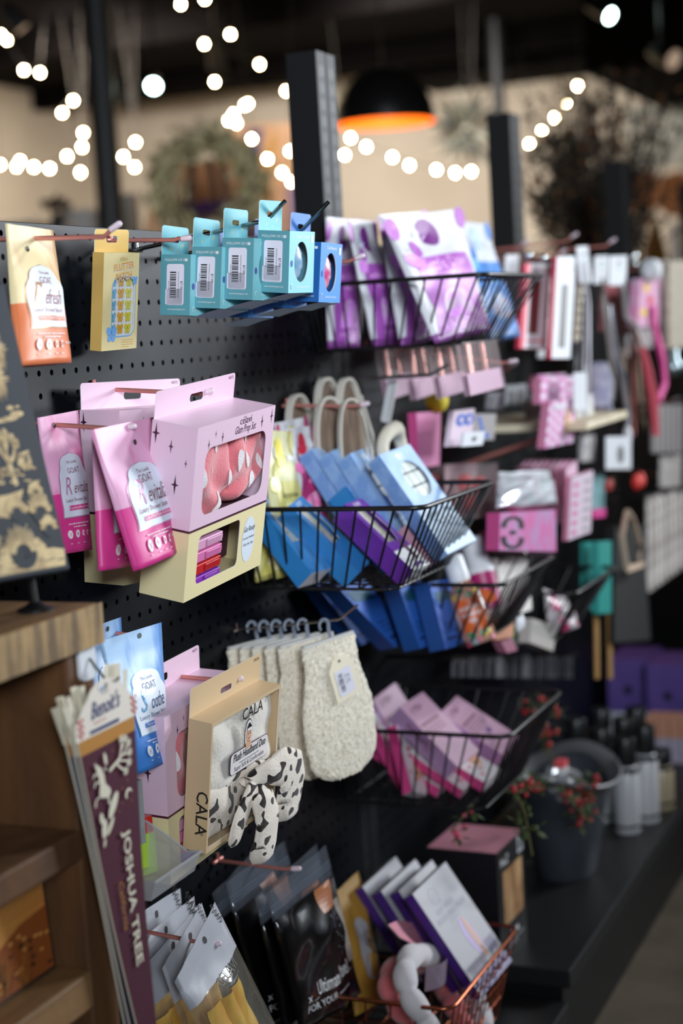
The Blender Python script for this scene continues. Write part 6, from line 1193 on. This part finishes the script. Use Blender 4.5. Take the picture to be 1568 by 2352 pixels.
# ------------------------------------------------------------------ behind the shelving: lights, wreath, star, lamp, twigs
BULB = mat('warm_bulb', (255, 226, 170), .4, emit=150); CABLE = mat('light_cable', (40, 34, 28), .7)
def lights(label, pts, Y, dY=0):
    c = [PY(x, y, Y+dY*k/max(1, len(pts)-1)) for k, (x, y) in enumerate(pts)]; t = thing('string_lights', label, 'string lights', c[0], wall=False, group='warm string lights at the back of the shop'); o = c[0]; m = M(); path = []
    for a, b in zip(c, c[1:]):
        for k in range(6): f = k/6; path.append(a.lerp(b, f)-o+Vector((0, 0, .016-.05*math.sin(math.pi*f)*(b-a).length)))
    path.append(c[-1]-o+Vector((0, 0, .016))); path = [Vector((-.05, .02, 2.8-o.z))]+path+[c[-1]-o+Vector((.05, .02, 2.8-c[-1].z))]; m.tube(path, .0022, CABLE, 5); m.build('cable', t, smooth=60)
    for q in c: m = M(); m.ball(q-o, .0075, BULB, 10, 8, (1, 1, 1.2)); m.build('bulb', t, smooth=180)
lights('short run of bulbs at the upper left corner, near the column', [(2, 80), (16, 92), (55, 161), (92, 167)], 6.6); lights('string of bulbs drooping across the left wall', [(0, 378), (38, 383), (46, 370), (78, 384), (114, 387), (154, 359), (188, 338), (191, 305)], 7.2); lights('pair of bulbs high on the left wall with one low beside the column', [(168, 231), (143, 259), (185, 396)], 7.0)
lights('bulbs climbing the dark ceiling above the wreath', [(470, -2), (415, 10), (529, 79), (469, 101), (596, 148), (493, 188), (657, 209)], 6.4); lights('clustered bulbs right above the wreath', [(569, 238), (562, 242), (536, 262), (525, 277), (543, 283), (517, 313), (510, 385)], 6.8); lights('bulbs stepping down towards the first post', [(578, 319), (614, 365), (648, 397), (669, 418), (666, 347)], 6.8); lights('three bulbs just right of the column', [(311, 327), (283, 360), (309, 384)], 7.0)
lights('string of bulbs swinging between the two shelving posts', [(791, 356), (805, 317), (841, 337), (901, 361), (940, 380), (1002, 390), (1045, 397), (1082, 394)], 7.4); lights('bulbs rising into the twig arrangement', [(1215, 331), (1243, 302), (1272, 271), (1299, 235), (1326, 197)], 6.9)
def track(label, px, Y, aim, r, L, on):
    o = PY(px[0], px[1], Y); t = thing('track_spotlight', label, 'spotlight', o, wall=False, group='black track spotlights'); d = Vector(aim).normalized(); m = M(); s_ = -d
    m.tube([s_*0, s_*L*.5, s_*L], lambda q: r*1.05 if q < .7 else r*.7, BLACK, 16, caps=False); m.tube([s_*L*.98, s_*L], r*.7, BLACK, 16); m.build('housing', t, smooth=60); m = M(); q = d.to_track_quat('Z', 'Y')
    m.add([s_*.004]+[s_*.004+q @ Vector((r*math.cos(a*.3142), r*math.sin(a*.3142), 0)) for a in range(20)], [(0, 1+k, 1+(k+1) % 20) for k in range(20)], mat('spot_lens', (222, 255, 246), .3, emit=on) if on > 5 else mat('spot_lens_dim', (206, 176, 150), .3, emit=on)); m.build('lens', t); m = M(); m.tube([s_*L*.6, s_*L*.6+Vector((0, 0, max(.02, 2.8-o.z-(s_*L*.6).z)))], .006, BLACK, 6); m.build('stem', t)
track('track spotlight shining white near the column', (352, 198), 6.0, (.35, -.85, -.45), .025, .11, 30); track('track spotlight shining at the upper right', (1402, 37), 6.2, (.85, -.42, -.5), .024, .12, 18); track('unlit track spotlight at the right edge', (1548, 138), 6.0, (.8, -.5, -.45), .036, .12, .5)
track('dark track spotlight at the upper left corner', (52, 68), 5.8, (.5, .3, -.8), .036, .12, .02); track('dark track spotlight above the wreath', (500, 158), 6.6, (-.2, .6, -.8), .036, .12, .02); track('small dark track spotlight right of the column', (305, 240), 8.2, (-.2, .6, -.8), .04, .10, .02)
def plinth(label, c, w_, z): q = thing('display_plinth', label, 'plinth', (c.x, c.y, 0), wall=False); m = M(); m.box(-w_, w_, -.02, .22, 0, z, mat('plinth_grey', (120, 112, 104), .7)); m.build('plinth_body', q, bevel=.004)
# dome pendant
o = PY(884, 284, 5.6); t = thing('dome_pendant', 'black dome pendant lamp with glowing orange inside', 'pendant lamp', o, wall=False); m = M(); pr_ = [(.186*math.cos(R(a)), .20*math.sin(R(a))) for a in range(0, 88, 8)]+[(.012, .2)]; m.lathe(pr_, mat('black_dome', (24, 22, 22), .35), 40, cap=False); m.build('shade', t, smooth=60); m = M(); m.lathe([(r_*.985, z*.98+.0005) for r_, z in pr_], mat('orange_enamel', (246, 150, 40), .5), 40, cap=False); m.build('shade_lining', t, smooth=60); m = M(); m.tube([(0, 0, .2), (0, 0, 2.8-o.z)], .004, BLACK, 6); m.build('cord', t); m = M(); m.ball((0, 0, .09), .03, mat('lamp_bulb', (255, 190, 110), .4, emit=5), 12, 8); m.build('bulb', t, smooth=180)
l = lamp('pendant_light', 'POINT', (o.x, o.y, o.z+.05), None, 3.0, (1, .66, .3), .03)
# sage wreath and hoop
def leafy(m, c, d, L, wd, mt, nrm):
    d = d.normalized(); e = d.cross(nrm).normalized()*wd; m.quad(c, c+d*L*.5+e+nrm*.004, c+d*L, c+d*L*.5-e+nrm*.004, mt)
o = PY(478, 432, 4.9); t = thing('sage_wreath', 'grey green sage wreath leaning behind the soap boxes', 'wreath', o, wall=False); rr = random.Random(12); SG = [mat('sage_%d' % k, c, .8) for k, c in enumerate(((196, 180, 134), (160, 150, 104), (216, 202, 160), (104, 90, 60)))]; nv = Vector((.35, -.93, .1)).normalized(); ux = Vector((.93, .35, 0)).normalized(); uz = nv.cross(ux)*-1
if uz.z < 0: uz = -uz
m = M(); m.tube([ux*.15*math.cos(a*.2094)+uz*.15*math.sin(a*.2094) for a in range(30)], .010, mat('vine_brown', (72, 54, 38), .9), 8, closed=True); m.build('vine_ring', t, smooth=60); m = M()
for k in range(1500):
    a = rr.uniform(0, 6.283); q = rr.gauss(.152, .026); c = ux*q*math.cos(a)+uz*q*math.sin(a)+nv*rr.uniform(-.02, .035); d = ux*(-math.sin(a)+.9*math.cos(a)*rr.uniform(-.3, 1))+uz*(math.cos(a)+.9*math.sin(a)*rr.uniform(-.3, 1))+nv*rr.uniform(-.2, .5); leafy(m, c, d, rr.uniform(.022, .05), rr.uniform(.004, .008), SG[k % 4], nv)
m.build('sage_leaves', t)
o = PY(492, 470, 5.2); t = thing('gold_hoop', 'thin gold hoop behind the sage wreath', 'hoop', o, wall=False); m = M(); m.tube([ux*.2*math.cos(a*.1571)+uz*.21*math.sin(a*.1571) for a in range(40)], .007, mat('aged_gold', (150, 112, 56), .45, metal=.4), 8, closed=True); m.build('ring', t, smooth=60)
o = PY(498, 480, 6.0); plinth('grey plinth under the orange and purple canvas', o, .16, o.z-.151); t = thing('abstract_canvas', 'orange and purple canvas seen through the wreath', 'painting', o, (0, 0, -70)); m = M(); OR = mat('orange_wash', (222, 150, 96), .7); m.box(-.16, .16, 0, .02, -.15, .20, OR); m.quad((-.158, -.001, -.15), (.158, -.001, -.15), (.158, -.001, .04), (-.158, -.001, .03), mat('purple_wash', (92, 62, 156), .7, mix=((130, 80, 130), 14, .4, .6))); m.build('canvas', t)
o = PY(620, 420, 7.2); plinth('grey plinth under the blue and gold canvas', o, .17, o.z-.251); t = thing('abstract_canvas', 'canvas with a blue and gold arc beside the first post', 'painting', PY(620, 420, 7.2), (0, 0, -70)); m = M(); m.box(-.17, .17, 0, .02, -.25, .28, mat('peach_wash', (222, 180, 152), .7)); m.area(lambda z: -.15+.2*max(0, z), lambda z: -.08+.25*max(0, z), -.05, .26, lambda x, z: (x, -.001, z), mat('blue_wash', (74, 82, 150), .7), 8, 2); m.area(lambda z: -.05+.3*max(0, z), lambda z: -.01+.3*max(0, z), -.25, .22, lambda x, z: (x, -.001, z), mat('gold_wash', (206, 160, 90), .7), 8, 2); m.area(lambda z: .08, lambda z: .16, -.25, .0, lambda x, z: (x, -.001, z), mat('violet_pale', (160, 140, 190), .7), 8, 2); m.build('canvas', t)
o = PY(478, 432, 5.02); t = thing('dark_easel', 'dark wooden easel carrying the sage wreath and gold hoop', 'easel', (o.x, o.y, 0), wall=False); dw = mat('dark_walnut', (52, 38, 28), .6)
for a_, b_ in (((-.30, 0, 0), (-.05, .0, o.z+.12)), ((.30, 0, 0), (.05, .0, o.z+.12)), ((0, .5, 0), (0, .02, o.z+.1))): m = M(); m.tube([a_, b_], .011, dw, 8); m.build('leg', t)
m = M(); m.tube([(-.17, -.03, o.z-.19), (.17, -.03, o.z-.19)], .012, dw, 8); m.build('ledge', t)
plinth('low grey plinth under the orange cone', PY(350, 528, 4.8), .09, PY(350, 528, 4.8).z-.041); t = thing('orange_cone', 'pale orange cone ornament in front of the dark easel', 'ornament', PY(350, 528, 4.8), wall=False); m = M(); m.lathe([(.04, -.04), (.0, .09)], mat('pale_orange', (226, 170, 124), .7), 20); m.build('cone', t, smooth=60)
# left counter goods
o = PY(40, 545, 5.2); t = thing('white_counter', 'white counter with a mustard stripe at the left edge', 'counter', (o.x-.1, o.y, 0), wall=False); m = M(); m.box(-.5, .16, 0, .3, 0, o.z+.06, SW); m.box(-.501, .161, -.004, .31, o.z+.035, o.z+.052, mat('mustard_stripe', (206, 160, 70), .6)); m.build('counter_body', t)
o2 = PY(112, 470, 5.3); t = thing('dried_plant', 'small dark dried plant in a black vase on the left', 'plant', (o2.x, o2.y+.05, PY(112, 540, 5.3).z), wall=False); m = M(); m.lathe([(.018, 0), (.03, .03), (.022, .07), (.016, .085)], BLACK, 16); m.build('vase', t, smooth=50); m = M(); rr = random.Random(3)
for k in range(90): d = Vector((rr.uniform(-1, 1), rr.uniform(-1, 1), rr.uniform(.2, 1.4))).normalized(); leafy(m, Vector((0, 0, .085))+d*rr.uniform(.01, .055), d+Vector((rr.uniform(-.5, .5), 0, rr.uniform(-.3, .3))), .028, .007, mat('dark_leaf', (70, 56, 40), .8), Vector((0, -1, 0)))
m.build('dried_leaves', t)
o = PY(170, 500, 5.6); t = thing('grey_display', 'pale grey display block right of the dried plant', 'block', (o.x, o.y, 0), wall=False); m = M(); m.box(-.07, .07, 0, .2, 0, o.z+.03, mat('pale_grey_block', (196, 190, 186), .7)); m.build('block_body', t, bevel=.004)
o = PY(285, 500, 6.0); t = thing('silver_screen', 'silvery folded screen right of the column', 'screen', (o.x, o.y, 0), wall=False); m = M(); m.box(-.05, .05, 0, .05, 0, o.z+.1, mat('silver_grey', (170, 164, 156), .5)); m.build('screen_body', t)
# starburst of dried palm on the back wall
o = PY(1072, 300, 7.6); t = thing('palm_star', 'star of dried palm blades hanging near the back wall', 'wall ornament', o, wall=False); rr = random.Random(5); m = M(); nv = Vector((.3, -.95, .05)).normalized(); ux = Vector((.95, .3, 0)).normalized(); uz = Vector((0, 0, 1)); pmt = [mat('palm_%d' % k, c, .7) for k, c in enumerate(((62, 62, 52), (40, 42, 34), (104, 102, 90), (58, 48, 34)))]
for k in range(64):
    a = rr.uniform(0, 6.283); d = ux*math.cos(a)+uz*math.sin(a)+nv*rr.uniform(0, .7); leafy(m, d*.02, d, rr.uniform(.12, .225), rr.uniform(.010, .018), pmt[k % 4], nv)
m.build('palm_blades', t); m = M(); m.ball((0, 0, 0), .03, pmt[2], 10, 8); m.build('centre_knot', t, smooth=180); m = M(); m.tube([(0, 0, .02), (0, 0, 2.8-o.z)], .0015, CABLE, 5); m.build('thread', t)
# tall twig arrangement
o = PY(1372, 640, 4.9); t = thing('twig_arrangement', 'tall dark twig arrangement with dried leaves beyond the second post', 'twigs', o, wall=False); rr = random.Random(21); m = M(); l = M(); TW = mat('dark_twig', (58, 46, 42), .85); LV = [mat('dried_leaf_%d' % k, c, .75) for k, c in enumerate(((92, 70, 46), (70, 58, 46), (150, 96, 50), (62, 60, 40)))]; ux = Vector((.95, .31, 0)); uy = Vector((-.31, .95, 0))
for k in range(230):
    a = rr.gauss(0, .26)-.03; h_ = rr.uniform(.25, .70); bow = rr.uniform(-.08, .10); dp = rr.uniform(-.09, .09); pts = []
    for j in range(7): f = j/6; pts.append(ux*(a*h_*f*.95+bow*math.sin(math.pi*f)+rr.uniform(-.006, .006))+uy*dp*f+uz*(h_*f-.05)); 
    m.tube(pts, lambda q: .0032*(1-q*.6), TW, 4, caps=False)
    for j in range(7): f = rr.uniform(.3, 1); i = min(int(f*6), 5); c = pts[i].lerp(pts[i+1], f*6-i); d = Vector((rr.uniform(-1, 1), rr.uniform(-.6, .6), rr.uniform(-.6, 1))); leafy(l, c, d, rr.uniform(.018, .04), rr.uniform(.004, .008), LV[rr.choice((0, 1, 1, 3, 3, 2))], Vector((.3, -.95, 0)))
for k in range(110):                                         # leafy bulge on the left
    c = ux*rr.uniform(-.17, -.04)+uz*rr.uniform(.15, .46)
    for j in range(4): leafy(l, c+Vector((rr.uniform(-.02, .02), 0, rr.uniform(-.02, .02))), Vector((rr.uniform(-1, .3), rr.uniform(-.5, .5), rr.uniform(-.6, .8))), rr.uniform(.02, .04), .006, LV[rr.choice((0, 1, 3, 3))], Vector((.3, -.95, 0)))
m.build('twigs', t); l.build('dried_leaves', t); m = M(); m.lathe([(.05, -.3), (.06, -.2), (.04, -.06), (.045, -.03)], BLACK, 20); m.build('vase', t, smooth=50)
# right background
GRY = mat('grey_header', (150, 148, 138), .8); a = PY(1440, 250, 8.9); b = PY(1620, 372, 8.9); m = M(); m.box(a.x, a.x+1.6, 8.9, 8.98, b.z, 2.29, GRY); struct(m.build('trim_2'))
for k, (x, y) in enumerate(((1470, 442), (1556, 446))):
    o = PY(x, y, 9.0); t = thing('woven_plate', ('round woven plate on the back wall, left of the pair', 'round woven plate on the back wall, right of the pair')[k], 'wall plate', o, wall=False, group='round woven wall plates'); m = M(); cc = mat('woven_brown', (170, 112, 66), .8, mix=((120, 72, 36), 30, .4, .6)); q = Vector((.25, -.97, 0)).to_track_quat('Z', 'Y')
    for i in range(6): rr_ = .112-.02*i; m.tube([q @ Vector((rr_*math.cos(j*.2618), rr_*math.sin(j*.2618), -.006*i)) for j in range(24)], .011, cc, 6, closed=True)
    m.build('coils', t, smooth=60)
o = PY(1505, 600, 6.4); plinth('grey plinth under the gold cone tree', o, .12, o.z-.251); t = thing('gold_tree', 'gold textured cone tree at the right edge behind the shelving', 'ornament', o, wall=False); m = M(); m.lathe([(.0, -.25), (.075, -.25)]+[(.075-.0022*k+(.006 if k % 2 else -.002), -.1+.009*k) for k in range(30)]+[(.0, .19)], mat('antique_gold', (170, 124, 50), .5, metal=.3, bump=(120, 1)), 24); m.build('tree_body', t, smooth=60)
o = PY(1548, 560, 5.9); plinth('grey plinth under the thin white card', o, .06, o.z-.101); t = thing('white_card_stand', 'thin white card standing before the gold tree', 'card', o, wall=False); m = M(); m.box(-.012, .012, 0, .004, -.1, .07, SW); m.build('card', t)
